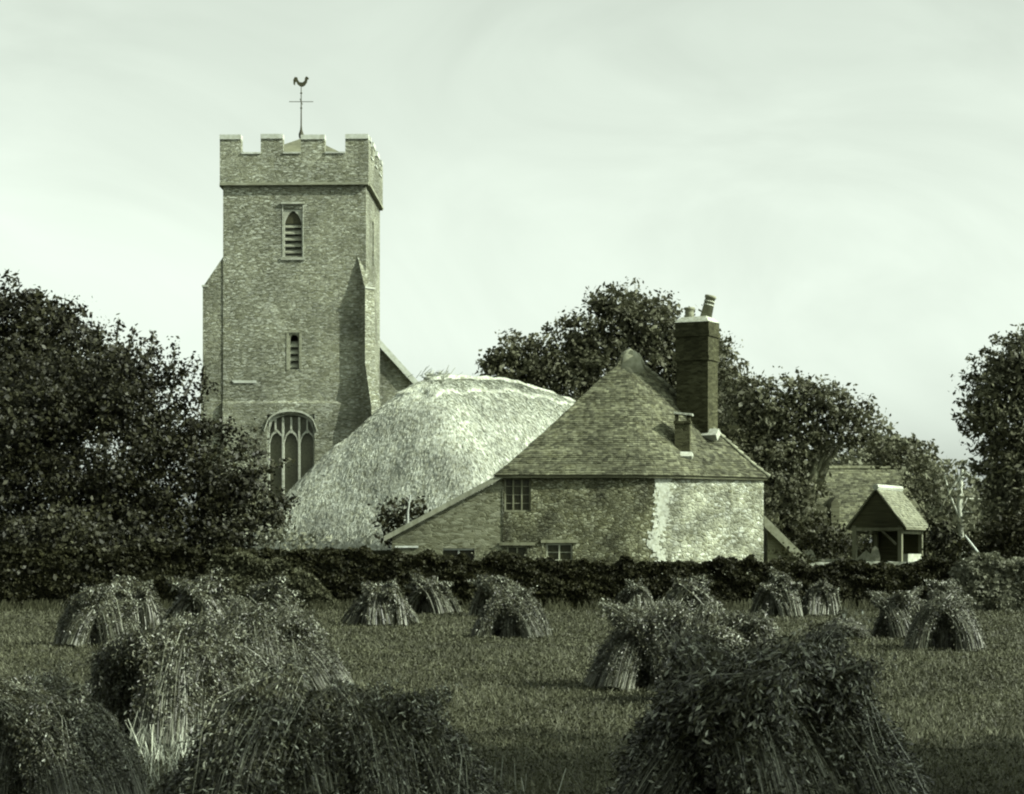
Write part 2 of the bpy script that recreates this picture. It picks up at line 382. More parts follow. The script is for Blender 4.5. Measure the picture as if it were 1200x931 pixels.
# ------------------------------------------------------------------ church
TD, TS = 97.0, 97.0/F
TR = R(1.8)
tcx = X(345, TD)
ch = empty('church', (tcx, TD+3.5, 0), 'tall square stone church tower with battlements, diagonal buttresses and a cockerel vane', 'church')
tu = Vector((math.cos(TR), -math.sin(TR), 0)); tn = Vector((math.sin(TR), math.cos(TR), 0))    # along the front, away from the camera
FC = Vector((tcx, TD, 0))
def T(px, dep, z): return FC+tu*((px-345)*TS)+tn*dep+Vector((0, 0, z))
def tz(py): return Z(py, TD)
H0 = 84*TS
# walls
mb = MB()
c = [FC-tu*H0, FC+tu*H0, FC+tu*H0+tn*7, FC-tu*H0+tn*7]
off = H0
def hole(px0, px1, py0, py1, ): return ((px0-345)*TS+H0, (px1-345)*TS+H0, tz(py1), tz(py0))
mb.wall(c[0], c[1], tz(470), tz(217), [hole(332, 354.5, 245, 301), hole(338.5, 350.5, 391, 433)], .55)
mb.wall(c[1], c[2], 0, tz(217), [(3.1, 3.9, tz(300), tz(247))], .4); mb.wall(c[2], c[3], 0, tz(217)); mb.wall(c[3], c[0], 0, tz(217))
mb.build('tower_wall', M['tower'], ch)
mb = MB()     # thicker lower stage with a weathered set-off
p0, p1 = FC-tu*(H0+.0)-tn*.13, FC+tu*H0-tn*.13
mb.wall(p0, p1, 0, tz(473), [((313-345)*TS+H0, (369-345)*TS+H0, tz(585), tz(486))], .6)
mb.poly([p0+Vector((0, 0, tz(473))), p1+Vector((0, 0, tz(473))), c[1]+Vector((0, 0, tz(470))), c[0]+Vector((0, 0, tz(470)))])
mb.poly([p1, c[1], c[1]+Vector((0, 0, tz(470))), p1+Vector((0, 0, tz(473)))])
mb.poly([c[0], p0, p0+Vector((0, 0, tz(473))), c[0]+Vector((0, 0, tz(470)))])
mb.build('tower_base_wall', M['tower'], ch)
# parapet with merlons on four sides
pw = H0+.14; zt, zc, zs, zl = tz(164), tz(181), tz(217), tz(158.5)
q = [FC-tu*pw-tn*.14, FC+tu*pw-tn*.14, FC+tu*pw+tn*7.14, FC-tu*pw+tn*7.14]
par = MB(); cop = MB(); L = 2*pw; fr = [(0, 25/174), (48/174, 74/174), (95/174, 123/174), (147/174, 1)]
def lowbox(m, A, B, z0, z1, t, o0=0, o1=0, proud=0):
    A = Vector(A); B = Vector(B); u = (B-A).normalized(); inn = Vector((-u.y, u.x, 0)); A = A+u*o0-inn*proud; B = B-u*o1-inn*proud
    m.prism([A+Vector((0, 0, z0)), B+Vector((0, 0, z0)), B+inn*(t+2*proud)+Vector((0, 0, z0)), A+inn*(t+2*proud)+Vector((0, 0, z0))], (0, 0, z1-z0))
for s_ in range(4):
    A, B = q[s_], q[(s_+1) % 4]; e = .0 if s_ % 2 == 0 else .45
    lowbox(par, A, B, zs+.09, zc, .45, e, e)
    for i, (a, b) in enumerate(fr):
        a0, b0 = a*L, b*L
        if e and i == 0: a0 += .45
        if e and i == 3: b0 -= .45
        jz = random.uniform(-.03, .03)
        lowbox(par, A+(B-A).normalized()*a0, A+(B-A).normalized()*b0, zc, zt+jz, .45)
        lowbox(cop, A+(B-A).normalized()*(a0 if not e or i else a0+.04), A+(B-A).normalized()*(b0 if not e or i < 3 else b0-.04), zt+jz, zl+jz, .45, proud=.05)
    for i in range(3):
        lowbox(cop, A+(B-A).normalized()*(fr[i][1]*L+.01), A+(B-A).normalized()*(fr[i+1][0]*L-.01), zc, zc+.08, .45, proud=.05)
po = par.build('parapet', M['tower'], ch)
for i in range(len(cop.f)//6):
    one = MB(); one.v = cop.v[i*8:i*8+8]; one.f = [tuple(a-i*8 for a in f) for f in cop.f[i*6:i*6+6]]; one.build('coping', M['coping'], po)
mb = MB()
for s_ in range(4):
    lowbox(mb, q[s_], q[(s_+1) % 4], zs-.03, zs+.09, .3, 0 if s_ % 2 == 0 else .3, 0 if s_ % 2 == 0 else .3, proud=.07)
mb.build('string_course', M['worn'], ch)
mb = MB(); ap = T(349, 3.6, Z(160, TD+3.6))
for s_ in range(4):
    a, b = q[s_].lerp(q[(s_+2) % 4], .07), q[(s_+1) % 4].lerp(q[(s_+3) % 4], .07); mb.poly([a+Vector((0, 0, zc-.3)), b+Vector((0, 0, zc-.3)), ap])
mb.build('tower_roof', M['lead'], ch)
mb = MB(); mb.prism([T(274, -.04, tz(449)), T(300, -.04, tz(449)), T(300, -.04, tz(446)), T(271, -.04, tz(446))], tn*.1); mb.build('weathering_course', M['coping'], ch)
# diagonal buttresses
def buttress(corner, dirv, stages):
    m = MB(); w2 = .30; side = Vector((-dirv.y, dirv.x, 0)); corner = Vector(corner)
    for (p, z0, z1, z2, r0) in stages:     # projection, foot, top of face, top of slope, projection above
        A = corner-dirv*.35
        prof = [A, corner+dirv*p, corner+dirv*p+Vector((0, 0, z1-z0)), corner+dirv*r0+Vector((0, 0, z2-z0)), A+Vector((0, 0, z2-z0))]
        m.prism([v+side*w2+Vector((0, 0, z0)) for v in prof], -side*2*w2)
    return m
dr = (tu-tn).normalized(); dl = (-tu-tn).normalized()
buttress(c[1], dr, [(.80, 0, tz(478), tz(430), .33), (.31, tz(430), tz(340), tz(300), -.3)]).build('buttress', M['tower'], ch)
buttress(c[0]+tn*.34, -tu, [(1.12, 0, tz(470), tz(440), 1.02), (1.02, tz(440), tz(336), tz(290), -.3)]).build('buttress', M['tower'], ch)
m2 = MB(); 
for pr, zz, cc, dd in ((.33, tz(340), c[1], dr), (1.03, tz(336), c[0]+tn*.34, -tu)):
    s_ = Vector((-dd.y, dd.x, 0)); P_ = Vector(cc)+dd*pr+Vector((0, 0, zz)); m2.prism([P_+s_*.33-dd*.3, P_-s_*.33-dd*.3, P_-s_*.33+dd*.03, P_+s_*.33+dd*.03], (0, 0, .1)); m2.build('weathering_course', M['ashlar'], ch); m2 = MB()
# belfry window
def arch(px0, px1, pys, pyt, n=7, fl=0.0):
    """points of a pointed arch from left springing to right springing"""
    cx_ = (px0+px1)/2; hw = (px1-px0)/2; out = []
    for i in range(2*n+1):
        t = i/n-1; y = pys-(pys-pyt)*(1-abs(t)**1.7)**.75 if fl == 0 else pys-(pys-pyt)*(1-abs(t)**2.4)**.55
        out.append((cx_+hw*t, y))
    return out
def spandrel(mb, px0, px1, pys, pyt, pytop, dep, th, fl=0.):
    pts = arch(px0, px1, pys, pyt, fl=fl)
    for (a, ya), (b, yb) in zip(pts, pts[1:]):
        mb.prism([T(a, dep, tz(ya)), T(b, dep, tz(yb)), T(b, dep, tz(pytop)), T(a, dep, tz(pytop))], tn*th)
mb = MB(); spandrel(mb, 333.3, 353.2, 262, 247.5, 245.2, .06, .3)
mb.prism([T(332.1, .06, tz(300.9)), T(333.3, .06, tz(300.9)), T(333.3, .06, tz(245.2)), T(332.1, .06, tz(245.2))], tn*.3)
mb.prism([T(353.2, .06, tz(300.9)), T(354.4, .06, tz(300.9)), T(354.4, .06, tz(245.2)), T(353.2, .06, tz(245.2))], tn*.3)
mb.prism([T(329.5, -.1, tz(239.6)), T(357, -.1, tz(239.6)), T(357, -.1, tz(237.2)), T(329.5, -.1, tz(237.2))], tn*.12)
for px0, px1 in ((330.6, 331.8), (354.8, 356)):
    mb.prism([T(px0, -.02, tz(303)), T(px1, -.02, tz(303)), T(px1, -.02, tz(240)), T(px0, -.02, tz(240))], tn*.05)
mb.prism([T(329, -.06, tz(305)), T(357.5, -.06, tz(305)), T(357.5, -.06, tz(302)), T(329, -.06, tz(302))], tn*.1)
win = mb.build('belfry_window', M['ashlar'], ch)
def louvres(win, px0, px1, ys, hh=.16):
    m = MB()
    for y in ys:
        z = tz(y); m.prism([T(px0, .12, z-hh), T(px0, .12, z-hh+.07), T(px0, .42, z+.17), T(px0, .42, z+.10)], tu*((px1-px0)*TS))
    m.build('louvre', M['louvre'], win)
    m = MB(); m.prism([T(px0-.6, .56, tz(max(ys)+10)), T(px1+.6, .56, tz(max(ys)+10)), T(px1+.6, .56, tz(min(ys)-22)), T(px0-.6, .56, tz(min(ys)-22))], tn*.05); m.build('painted_dark_panel', M['dark'], win)  # last panel is painted near-black for the shade behind the louvres
louvres(win, 333.5, 353, [263, 270.5, 278, 285.5, 293, 299])
mb = MB(); mb.prism([T(333.4, .14, tz(262)), T(353.1, .14, tz(262)), T(353.1, .14, tz(249)), T(333.4, .14, tz(249))], tn*.05); mb.build('carved_head', M['iron'], win)
mb = MB(); spandrel(mb, 339.5, 349.5, 398, 392.3, 391.1, .05, .3, 1)
for px0, px1 in ((338.6, 339.6), (349.4, 350.4), ):
    mb.prism([T(px0, .05, tz(432.9)), T(px1, .05, tz(432.9)), T(px1, .05, tz(391.1)), T(px0, .05, tz(391.1))], tn*.3)
for px0, px1 in ((335.6, 338.2), (350.8, 353.4)):
    mb.prism([T(px0, -.02, tz(434)), T(px1, -.02, tz(434)), T(px1, -.02, tz(390)), T(px0, -.02, tz(390))], tn*.05)
mb.prism([T(335.6, -.03, tz(390)), T(353.4, -.03, tz(390)), T(349, -.03, tz(386.5)), T(340, -.03, tz(386.5))], tn*.06)
win = mb.build('stair_window', M['worn'], ch); louvres(win, 339.7, 349.3, [403, 411, 419, 427, 432])
# west window with tracery
d0 = -.13
mb = MB(); a_, b_ = 313.6, 368.4
spandrel(mb, 315, 367, 504, 486.8, 486.2, d0+.12, .3, 1)
bars = [(313.1, 315.6), (367, 369), (330.3, 332.6), (349.4, 351.7)]
for px0, px1 in bars: mb.prism([T(px0, d0+.14, tz(584.9)), T(px1, d0+.14, tz(584.9)), T(px1, d0+.14, tz(489 if 320 < px0 < 360 else 500)), T(px0, d0+.14, tz(489 if 320 < px0 < 360 else 500))], tn*.22)
for px0 in (321.6, 340.1, 359): mb.prism([T(px0, d0+.15, tz(508)), T(px0+1.8, d0+.15, tz(508)), T(px0+1.8, d0+.15, tz(489)), T(px0, d0+.15, tz(489))], tn*.2)
for px0 in (315.6, 332.6, 351.7):     # cusped heads of the three lights
    cxx = px0+8.4; pts = [(px0, 520), (px0+2.5, 512), (cxx, 506), (px0+14.3, 512), (px0+16.8, 520)]
    for (x0, y0), (x1, y1) in zip(pts, pts[1:]): mb.prism([T(x0, d0+.15, tz(y0)), T(x1, d0+.15, tz(y1)), T(x1, d0+.15, tz(y1-3)), T(x0, d0+.15, tz(y0-3))], tn*.18)
pts = arch(310, 372, 506, 483, fl=1)
for (x0, y0), (x1, y1) in zip(pts, pts[1:]): mb.prism([T(x0, d0-.08, tz(y0)), T(x1, d0-.08, tz(y1)), T(x1, d0-.08, tz(y1-2.3)), T(x0, d0-.08, tz(y0-2.3))], tn*.12)
win = mb.build('west_window', M['ashlar'], ch)
mb = MB(); mb.prism([T(313.2, d0+.4, tz(584.9)), T(368.9, d0+.4, tz(584.9)), T(368.9, d0+.4, tz(486.2)), T(313.2, d0+.4, tz(486.2))], tn*.05); mb.build('pane', M['paneglass'], win)
# weather vane
VD = TD+3.6; tz0 = tz; tz = lambda py: Z(py, VD); TS0 = TS; TS = VD/F
V0 = T(353, 3.6, 0); V0.x = X(353, VD); V0.z = tz(166)
mb = MB(); mb.tube([V0, V0+Vector((0, 0, (166-101)*TS))], [.045, .02], 8); mb.lathe(V0+Vector((0, 0, .1)), [(.05, 0), (.12, .1), (.14, .25), (.06, .5), (.03, .8)], 10)
zz = tz(119.5)
mb.tube([(V0.x-.62, V0.y, zz), (V0.x+.62, V0.y, zz)], .018, 6); mb.tube([(V0.x, V0.y-.62, zz), (V0.x, V0.y+.62, zz)], .018, 6)
for yy in (109.5, 127): mb.lathe((V0.x, V0.y, tz(yy)-.05), [(.02, 0), (.07, .05), (.02, .1)], 8)
vane = mb.build('weather_vane', M['iron'], ch)
# cockerel in outline (head right, tail arching left), 4 cm plate
ck = [(343.5, 99), (343.2, 94), (345, 90.5), (348, 91), (348.8, 94), (350.5, 96.5), (354, 97), (356.5, 95), (357, 91.5), (358.6, 89.8), (360.6, 91), (361.8, 92.6), (360, 93.6), (359.3, 97), (357, 100.4), (354.4, 102), (351, 101.5), (348, 99), (346.6, 96), (345.6, 97), (345.2, 100.5)]
mb = MB(); mb.prism([(X(a, VD)+.02, V0.y-.02, tz(b)) for a, b in ck], (0, .05, 0)); mb.build('cockerel', M['iron'], vane); tz = tz0; TS = TS0
# nave
ND = 104.2
mb = MB(); xc = tcx+.2
prof = [(X(330, ND), 0), (X(522, ND), 0), (X(522, ND), Z(492, ND)), (X(410, ND), Z(370, ND)), (X(330, ND), Z(460, ND))]
mb.prism([(a, ND, b) for a, b in prof], (0, 12, 0)); mb.build('nave_wall', M['tower'], ch)
rv = MB()
for dx, th, yy0, yy1, mt in ((0, .42, ND-.25, ND+.35, 'ashlar'), ):
    e, t_ = Vector((X(524, ND), yy0, Z(494, ND))), Vector((X(410, ND), yy0, Z(368.5, ND)))
    rv.prism([e, t_, t_+Vector((0, 0, th)), e+Vector((0, 0, th))], (0, yy1-yy0, 0))
rv.build('verge', M['coping'], ch)
V, Q = [], []; e0 = Vector((X(526, ND), ND+.36, Z(496, ND)+.1)); t0 = Vector((X(410, ND), ND+.36, Z(369, ND)+.05)); o_ = Vector((0, 11.5, 0))
tile_face(V, Q, e0, e0+o_, t0, t0+o_, .25, .35)
e1 = Vector((X(296, ND), ND+.36, Z(494, ND)+.1)); tile_face(V, Q, e1, e1+o_, t0, t0+o_, .25, .35)
npmesh('nave_roof', V, Q, M['tile'], ch)

# ------------------------------------------------------------------ thatched barn
R0 = at(500, 441, 78); R1 = at(672, 466, 90); ax = (R1-R0); ax.z = 0; BL = ax.length; ax.normalize(); bx_ = Vector((ax.y, -ax.x, 0))
barn = empty('thatched_barn', (R0.x, R0.y+4, 0), 'big old barn with a pale sagging thatched roof in front of the church tower', 'barn')
HW, HIP, BE = 5.7, 5.2, 1.7
def roofz(u, v):
    rz_ = R0.z+.12+(R1.z-.05-R0.z)*u/BL+.42*np.sin(np.clip(u/BL, 0, 1)*3.14)**.9+.06*np.sin(u*.9)
    a = (np.sqrt(v*v+.08)/HW)**1.22
    h = np.clip(-u, 0, None)/HIP; h = h**1.22
    hb = np.clip(u-BL, 0, None)/4.5; k = 9.
    m = np.log(np.exp(a*k)+np.exp(h*k)+np.exp(hb*k))/k-.07
    return rz_-(rz_-BE)*np.maximum(m, 0)
nu, nv = 150, 130
U, Vv = np.meshgrid(np.linspace(-HIP, BL+4.5, nu), np.linspace(-HW, HW, nv), indexing='ij')
def vnoise(x, y, s, seed):
    r = np.random.default_rng(seed); g = r.random((64, 64)); x = x/s+20; y = y/s+20; i = np.floor(x).astype(int); j = np.floor(y).astype(int); fx = x-i; fy = y-j
    fx = fx*fx*(3-2*fx); fy = fy*fy*(3-2*fy); g_ = lambda a, b: g[a % 64, b % 64]
    return (g_(i, j)*(1-fx)+g_(i+1, j)*fx)*(1-fy)+(g_(i, j+1)*(1-fx)+g_(i+1, j+1)*fx)*fy-.5
def roofpt(U, Vv, lift=0):
    Zr = roofz(U, Vv)+vnoise(U, Vv, 1.8, 1)*.24+vnoise(U, Vv, .5, 2)*.08+vnoise(U, Vv, .2, 3)*.05
    Zr = np.where((np.abs(Vv) < 1.05+.12*np.sin(U*2.1)) & (U > -.9+.2*np.sin(Vv*5)), Zr+.13, Zr)+lift
    W = np.array(R0)[None, None, :]*np.array([1, 1, 0])+U[..., None]*np.array(ax)+Vv[..., None]*np.array(bx_)
    W[..., 2] = Zr; return W
W = roofpt(U, Vv); W[0, :, 2] -= .35; W[-1, :, 2] -= .35; W[:, 0, 2] -= .35; W[:, -1, 2] -= .35
idx = np.arange(nu*nv).reshape(nu, nv); Q = np.stack([idx[:-1, :-1], idx[1:, :-1], idx[1:, 1:], idx[:-1, 1:]], -1).reshape(-1, 4)
ro = npmesh('roof', W.reshape(-1, 3), Q, M['thatch'], barn)
# straw ends lying down the slope
n = 90000; u = rng.uniform(-HIP, BL+2, n); v = rng.uniform(-HW, HW, n); e = .03
P = roofpt(u[None], v[None], .02)[0]; zu = roofz(u+e, v)-roofz(u-e, v); zv = roofz(u, v+e)-roofz(u, v-e)
dn = -(zu[:, None]*np.array(ax)+zv[:, None]*np.array(bx_)); dn = unit(dn); sl_ = -np.sqrt(zu**2+zv**2)/(2*e)
t = np.concatenate([dn[:, :2], sl_[:, None]], 1); t = unit(t+rng.normal(size=(n, 3))*.11); s = np.cross(t, rng.normal(size=(n, 3))); s = unit(s)*.009
ln = (.06+.13*rng.random(n))[:, None]; Pv = np.stack([P-s, P+s, P+t*ln+s*.6, P+t*ln-s*.6], 1).reshape(-1, 3)
# ragged tuft at the ridge end
n2 = 90; b0 = np.array(at(508, 441, 78)); P = b0+rng.normal(size=(n2, 3))*np.array([.35, .3, .05]); t = unit(rng.normal(size=(n2, 3))*.35+np.array([.9, -.1, .42])); s = unit(np.cross(t, rng.normal(size=(n2, 3))))*.02
ln = (.15+.28*rng.random(n2))[:, None]; Pv2 = np.stack([P-s, P+s, P+t*ln+s*.6, P+t*ln-s*.6], 1).reshape(-1, 3)
Pv = np.concatenate([Pv, Pv2]); npmesh('loose_straw', Pv, np.arange(len(Pv)).reshape(-1, 4), M['thatchbit'], ro)
# walls under the eaves
mb = MB(); o_ = Vector((R0.x, R0.y, 0)); k4 = [o_-ax*(HIP-.7)-bx_*(HW-.7), o_-ax*(HIP-.7)+bx_*(HW-.7), o_+ax*(BL+3.8)+bx_*(HW-.7), o_+ax*(BL+3.8)-bx_*(HW-.7)]
mb.prism(k4, (0, 0, BE+.35)); mb.build('wall', M['flintlight'], barn)
mb = MB()
for px, py, w_, h_ in ((361, 634, .55, .8), (540, 568, .16, .16)):
    pass
# ridge roll of twisted straw
pts = [];
for i in range(25):
    u_ = BL*i/24; pts.append(roofpt(np.array([[u_]]), np.array([[0.]]))[0, 0]+np.array([0, 0, .03+.03*math.sin(i*1.7)]))
mb = MB(); mb.tube([Vector(p) for p in pts], [.16+.03*math.sin(i*2.3) for i in range(25)], 8); mb.build('ridge', M['thatch'], ro, True, .015)

# ------------------------------------------------------------------ cottage
CD = 64.0
cot = empty('flint_cottage', (4, 67, 0), 'round-ended flint and brick cottage under a pointed tiled roof with a tall chimney', 'house')
cz = lambda py: Z(py, CD)
x0, x1 = X(589, CD), X(772, CD)
arc = [((1-t)**2*3.7+2*t*(1-t)*4.9+t*t*6.1, (1-t)**2*64+2*t*(1-t)*64+t*t*64.72) for t in (0, .2, .4, .6, .8, 1)]
foot = [(x0, 64.0)]+arc+[(8.46, 66.0), (8.6, 69.2), (7.4, 72.0), (x0, 72.0)]; NF = len(foot)
EZ = cz(555)
def px2u(px): return X(px, CD)-x0
mb = MB()
whole = [(px2u(591), px2u(622), cz(600), cz(560)), (px2u(594), px2u(618), cz(657), cz(640)), (px2u(640), px2u(671), cz(658), cz(637))]
mb.wall(foot[0], foot[1], 0, EZ, whole, .18)
for k in (1, 2): mb.wall(foot[k], foot[k+1], 0, EZ)
mb.build('front_wall', M['flint'], cot)
mb = MB()
for a, b in zip(foot[3:], foot[4:]+foot[:1]): mb.wall(a, b, 0, EZ)
mb.build('side_wall', M['flintlight'], cot)
# ragged pale patch of limewash and rendering left on the corner
wp = [Vector((a, b, 0)) for a, b in foot[1:8]]
def along(q_):
    for a, b in zip(wp, wp[1:]):
        l_ = (b-a).length
        if q_ <= l_ or b is wp[-1]: d_ = (b-a)/l_; return a+d_*q_, d_, Vector((d_.y, -d_.x, 0))
        q_ -= l_
mb = MB()
for k in range(700):
    z = EZ-.1-abs(random.gauss(0, 1.6)) if k % 2 else random.uniform(0, EZ-.1)
    if z < 0: continue
    wob = .16*math.sin(z*2.3)+.08*math.sin(z*5.1); q_ = max(.02, 1.15+random.gauss(wob, .12)); w_, h_ = random.uniform(.03, .10), random.uniform(.03, .08); n_ = 6
    o_, dd_, nv_ = along(q_); o_ = o_+Vector((0, 0, z))
    rr_ = [random.uniform(.6, 1.2) for _ in range(n_)]; mb.prism([o_+dd_*w_*rr_[a]*math.cos(a*6.283/n_)+Vector((0, 0, h_*rr_[a]*math.sin(a*6.283/n_)))-nv_*.05 for a in range(n_)], nv_*(.058+random.random()*.012))
mb.build('limewash_patch', M['mortar'], cot)
# windows
def cwin(px0, px1, py0, py1, mull, name='window', fr_='wood', bars=1, lint=None):
    m = MB(); y = 64.09; xa, xb, za, zb = X(px0, CD)+.004, X(px1, CD)-.004, cz(py1)+.004, cz(py0)-.004; t = .05
    for a, b, c_, d_ in [(xa, xb, zb-t, zb), (xa, xb, za, za+t), (xa, xa+t, za+t, zb-t), (xb-t, xb, za+t, zb-t)]: m.box(((a+b)/2, y, (c_+d_)/2), (b-a, .06, d_-c_))
    for q_ in mull: xq = X(q_, CD); m.box((xq, y, (za+zb)/2), (.05, .05, zb-za-2*t-.004))
    for j in range(bars): zq = za+(zb-za)*(j+1)/(bars+1); m.box(((xa+xb)/2, y+.01, zq), (xb-xa-2*t-.004, .025, .022))
    wn_ = m.build(name, M[fr_], cot)
    g = MB(); g.box(((xa+xb)/2, y+.05, (za+zb)/2), (xb-xa-.01, .01, zb-za-.01)); g.build('pane', M['glass'], wn_)
    if lint:
        l = MB(); l.box(((xa+xb)/2, 63.985, zb+.07), (xb-xa+lint, .1, .1)); l.build('lintel', M['wood'], wn_)
    return wn_
cwin(591, 622, 560, 600, (601.5, 611.5), bars=3, lint=.1)
cwin(594, 618, 640, 657, (606,), bars=0, lint=.5)
cwin(640, 671, 637, 658, (655.5,), fr_='oak', bars=1, lint=.35)
# left lean-to
lx = X(455, CD); lz0 = cz(628)
mb = MB(); hx0, hx1, hz0, hz1 = X(519, CD), X(556, CD), cz(657), cz(643)
def topz(x): return lz0+(cz(557)-lz0)*(x-lx)/(x0-lx)-.12
pts_ = [lx+.12, hx0, hx1, x0-.004]
def col_(a, b, z0_, top=True, ztop=None):
    mb.prism([(a, 64.03, z0_), (b, 64.03, z0_), (b, 64.03, topz(b) if top else ztop), (a, 64.03, topz(a) if top else ztop)], (0, .22, 0))
col_(pts_[0], pts_[1], 0); col_(pts_[2], pts_[3], 0); col_(pts_[1], pts_[2], hz1); col_(pts_[1], pts_[2], 0, False, hz0)
mb.build('lean_to_wall', M['brick'], cot)
mb = MB(); mb.box(((hx0+hx1)/2, 64.2, (hz0+hz1)/2), (hx1-hx0-.01, .02, hz1-hz0-.01)); ww = mb.build('window', M['glass'], cot)
mb = MB(); mb.box(((hx0+hx1)/2, 64.13, hz1-.03), (hx1-hx0-.02, .06, .05)); mb.box(((hx0+hx1)/2, 64.13, (hz0+hz1)/2), (.05, .06, hz1-hz0-.12)); mb.build('window_frame', M['woodpale'], ww)
mb = MB(); mb.box((lx+.25+.35, 64.0, cz(641)), (.75, .05, .06)); mb.build('timber_plate', M['woodpale'], cot)
mb = MB(); mb.wall((lx+.12, 70), (lx+.12, 64.1), 0, topz(lx+.12)); mb.build('lean_to_side_wall', M['brick'], cot)
V, Q = [], []; a = Vector((lx-.12, 63.85, lz0-.08)); b = Vector((x0+.0, 63.85, cz(557)))
up_ = Vector((0, 0, .06)); D6 = Vector((0, 6.2, 0)); tile_face(V, Q, a+up_, a+D6+up_, b+up_, b+D6+up_, .12, .18)
npmesh('lean_to_roof', V, Q, M['tile'], cot)
mb = MB(); mb.prism([a+Vector((0, -.02, -.10)), b+Vector((0, -.02, -.10)), b+Vector((0, -.02, .075)), a+Vector((0, -.02, .075))], (0, .10, 0)); mb.build('bargeboard', M['oak'], cot)
# main roof in rings up to the apex
apex = at(738, 410, 67.6); rings = [(1, 0), (.9, .085), (.55, .43), (.25, .745), (.10, .88), (.065, .965)]
cen = Vector((apex.x, apex.y, 0)); fo = [Vector((p[0], p[1], 0)) for p in foot]
ov = [v+(v-cen).normalized()*(.36 if v.x < 0 else .20) for v in fo]; hh = apex.z-EZ
def rp(v, r, t): q_ = cen.lerp(v, r); return Vector((q_.x, q_.y, EZ-.06+hh*t))
V, Q = [], []
for i in range(NF):
    A, B = ov[i], ov[(i+1) % NF]
    for (r0, t0_), (r1, t1_) in zip(rings, rings[1:]): tile_face(V, Q, rp(A, r0, t0_), rp(B, r0, t0_), rp(A, r1, t1_), rp(B, r1, t1_), .092, .17, lift=.02)
mb = MB()
for i in range(NF):
    A, B = ov[i], ov[(i+1) % NF]
    for (r0, t0_), (r1, t1_) in zip(rings, rings[1:]): mb.poly([rp(A, r0, t0_), rp(B, r0, t0_), rp(B, r1, t1_), rp(A, r1, t1_)])
    mb.poly([rp(A, 1, 0), rp(A, .93, 0), rp(B, .93, 0), rp(B, 1, 0)])
k0 = len(V); roof = npmesh('roof', V, Q, M['tile'], cot)
mb.build('roof_boarding', M['boards'], roof)
mb = MB()
for i in range(NF):
    A, B = ov[i], ov[(i+1) % NF]; lowv = Vector((0, 0, -.09)); mb.prism([rp(A, .985, 0), rp(B, .985, 0), rp(B, .985, 0)+lowv, rp(A, .985, 0)+lowv], (cen-(A+B)/2).normalized()*.04)
mb.build('gutter_board', M['boards'], roof)
# hip tiles along the corners, bedded in mortar
mb = MB()
for i in (7, 8):
    for (r0, t0_), (r1, t1_) in zip(rings[:5], rings[1:]):
        a, b = rp(ov[i], r0, t0_), rp(ov[i], r1, t1_); k = max(1, int((b-a).length/.28))
        for j in range(k):
            p_, q_ = a.lerp(b, j/k), a.lerp(b, (j+1.15)/k); o2 = Vector((0, 0, .02)); mb.tube([p_+o2+Vector((0, 0, .02)), q_+o2], [.085, .055], 6)
mb.build('hip_tiles', M['tile_far'], roof, True)
mb = MB(); mb.lathe((apex.x, apex.y, EZ-.06+hh*.93), [(.66, -.50), (.47, -.12), (.37, .12), (.24, .30), (.05, .38)], 10); mb.build('apex_cap', M['tile_far'], roof, True, .03)
# great chimney
cd = 66.75; c0 = at(817, 510, cd); ca = R(-27); zz = lambda py: Z(py, cd)
def cbox(m, w_, dd, z0_, z1_, taper=1, cx=0, cy=0): m.box((c0.x+cx, c0.y+cy, (z0_+z1_)/2), (w_, dd, z1_-z0_), ca, taper=taper)
mb = MB(); cbox(mb, 1.14, .92, 4.6, zz(424)); cbox(mb, 1.24, 1.02, zz(424), zz(419)); cbox(mb, 1.18, .96, zz(419), zz(396)); cbox(mb, 1.28, 1.06, zz(396), zz(390)); cbox(mb, 1.22, 1.0, zz(390), zz(379))
chm = mb.build('chimney', M['chimbrick'], cot)
mb = MB(); cbox(mb, 1.24, 1.02, zz(379)+.001, zz(373), .72); mb.build('flaunching', M['mortar'], chm, jitter=.02)
mb = MB(); p_ = Vector((X(808, cd), cd, zz(376))); mb.lathe(p_, [(.17, 0), (.15, .25), (.15, .35), (.19, .37), (.19, .44), (.13, .45)], 14); mb.build('chimney_pot', M['pot'], chm, True)
mb = MB(); a = Vector((X(826, cd), cd, zz(377))); b = Vector((X(833, cd), cd, zz(347))); mb.tube([a, a.lerp(b, .9), a.lerp(b, .91), b], [.21, .17, .20, .20], 14); pt = mb.build('chimney_pot', M['pot'], chm, True); pt['label'] = 'tall leaning chimney pot with pale bands'
mb = MB(); 
for f0, f1 in ((.62, .66), (.76, .80)): mb = MB(); mb.tube([a.lerp(b, f0), a.lerp(b, f1)], [.192, .188], 14); mb.build('pale_band', M['mortar'], pt)
mb = MB(); mb.box((c0.x+.05, c0.y-.42, zz(511)+.02), (1.35, .35, .22), ca, rx=R(45)); mb.build('flashing', M['mortar'], chm, jitter=.03)
# small chimney on the front slope
sd = 65.3; s0 = at(800, 520, sd); sz_ = lambda py: Z(py, sd)
mb = MB(); mb.box((s0.x, sd, (4.3+sz_(497))/2), (.50, .44, sz_(497)-4.3), R(-10)); mb.box((s0.x, sd, sz_(495.5)), (.58, .52, .09), R(-10))
for sx in (-.2, .2): mb.box((s0.x+sx, sd, sz_(490)), (.10, .36, .20), R(-10))
sc_ = mb.build('small_chimney', M['chimbrick'], cot)
mb = MB(); mb.box((s0.x+.03, sd, sz_(485.5)), (.62, .5, .06), R(-10), ry=R(6)); mb.build('slab_cap', M['mortar'], sc_)
mb = MB(); mb.box((s0.x, sd-.30, sz_(535)+.02), (.60, .22, .12), R(-8), rx=R(40)); mb.build('flashing', M['mortar'], sc_, jitter=.02)
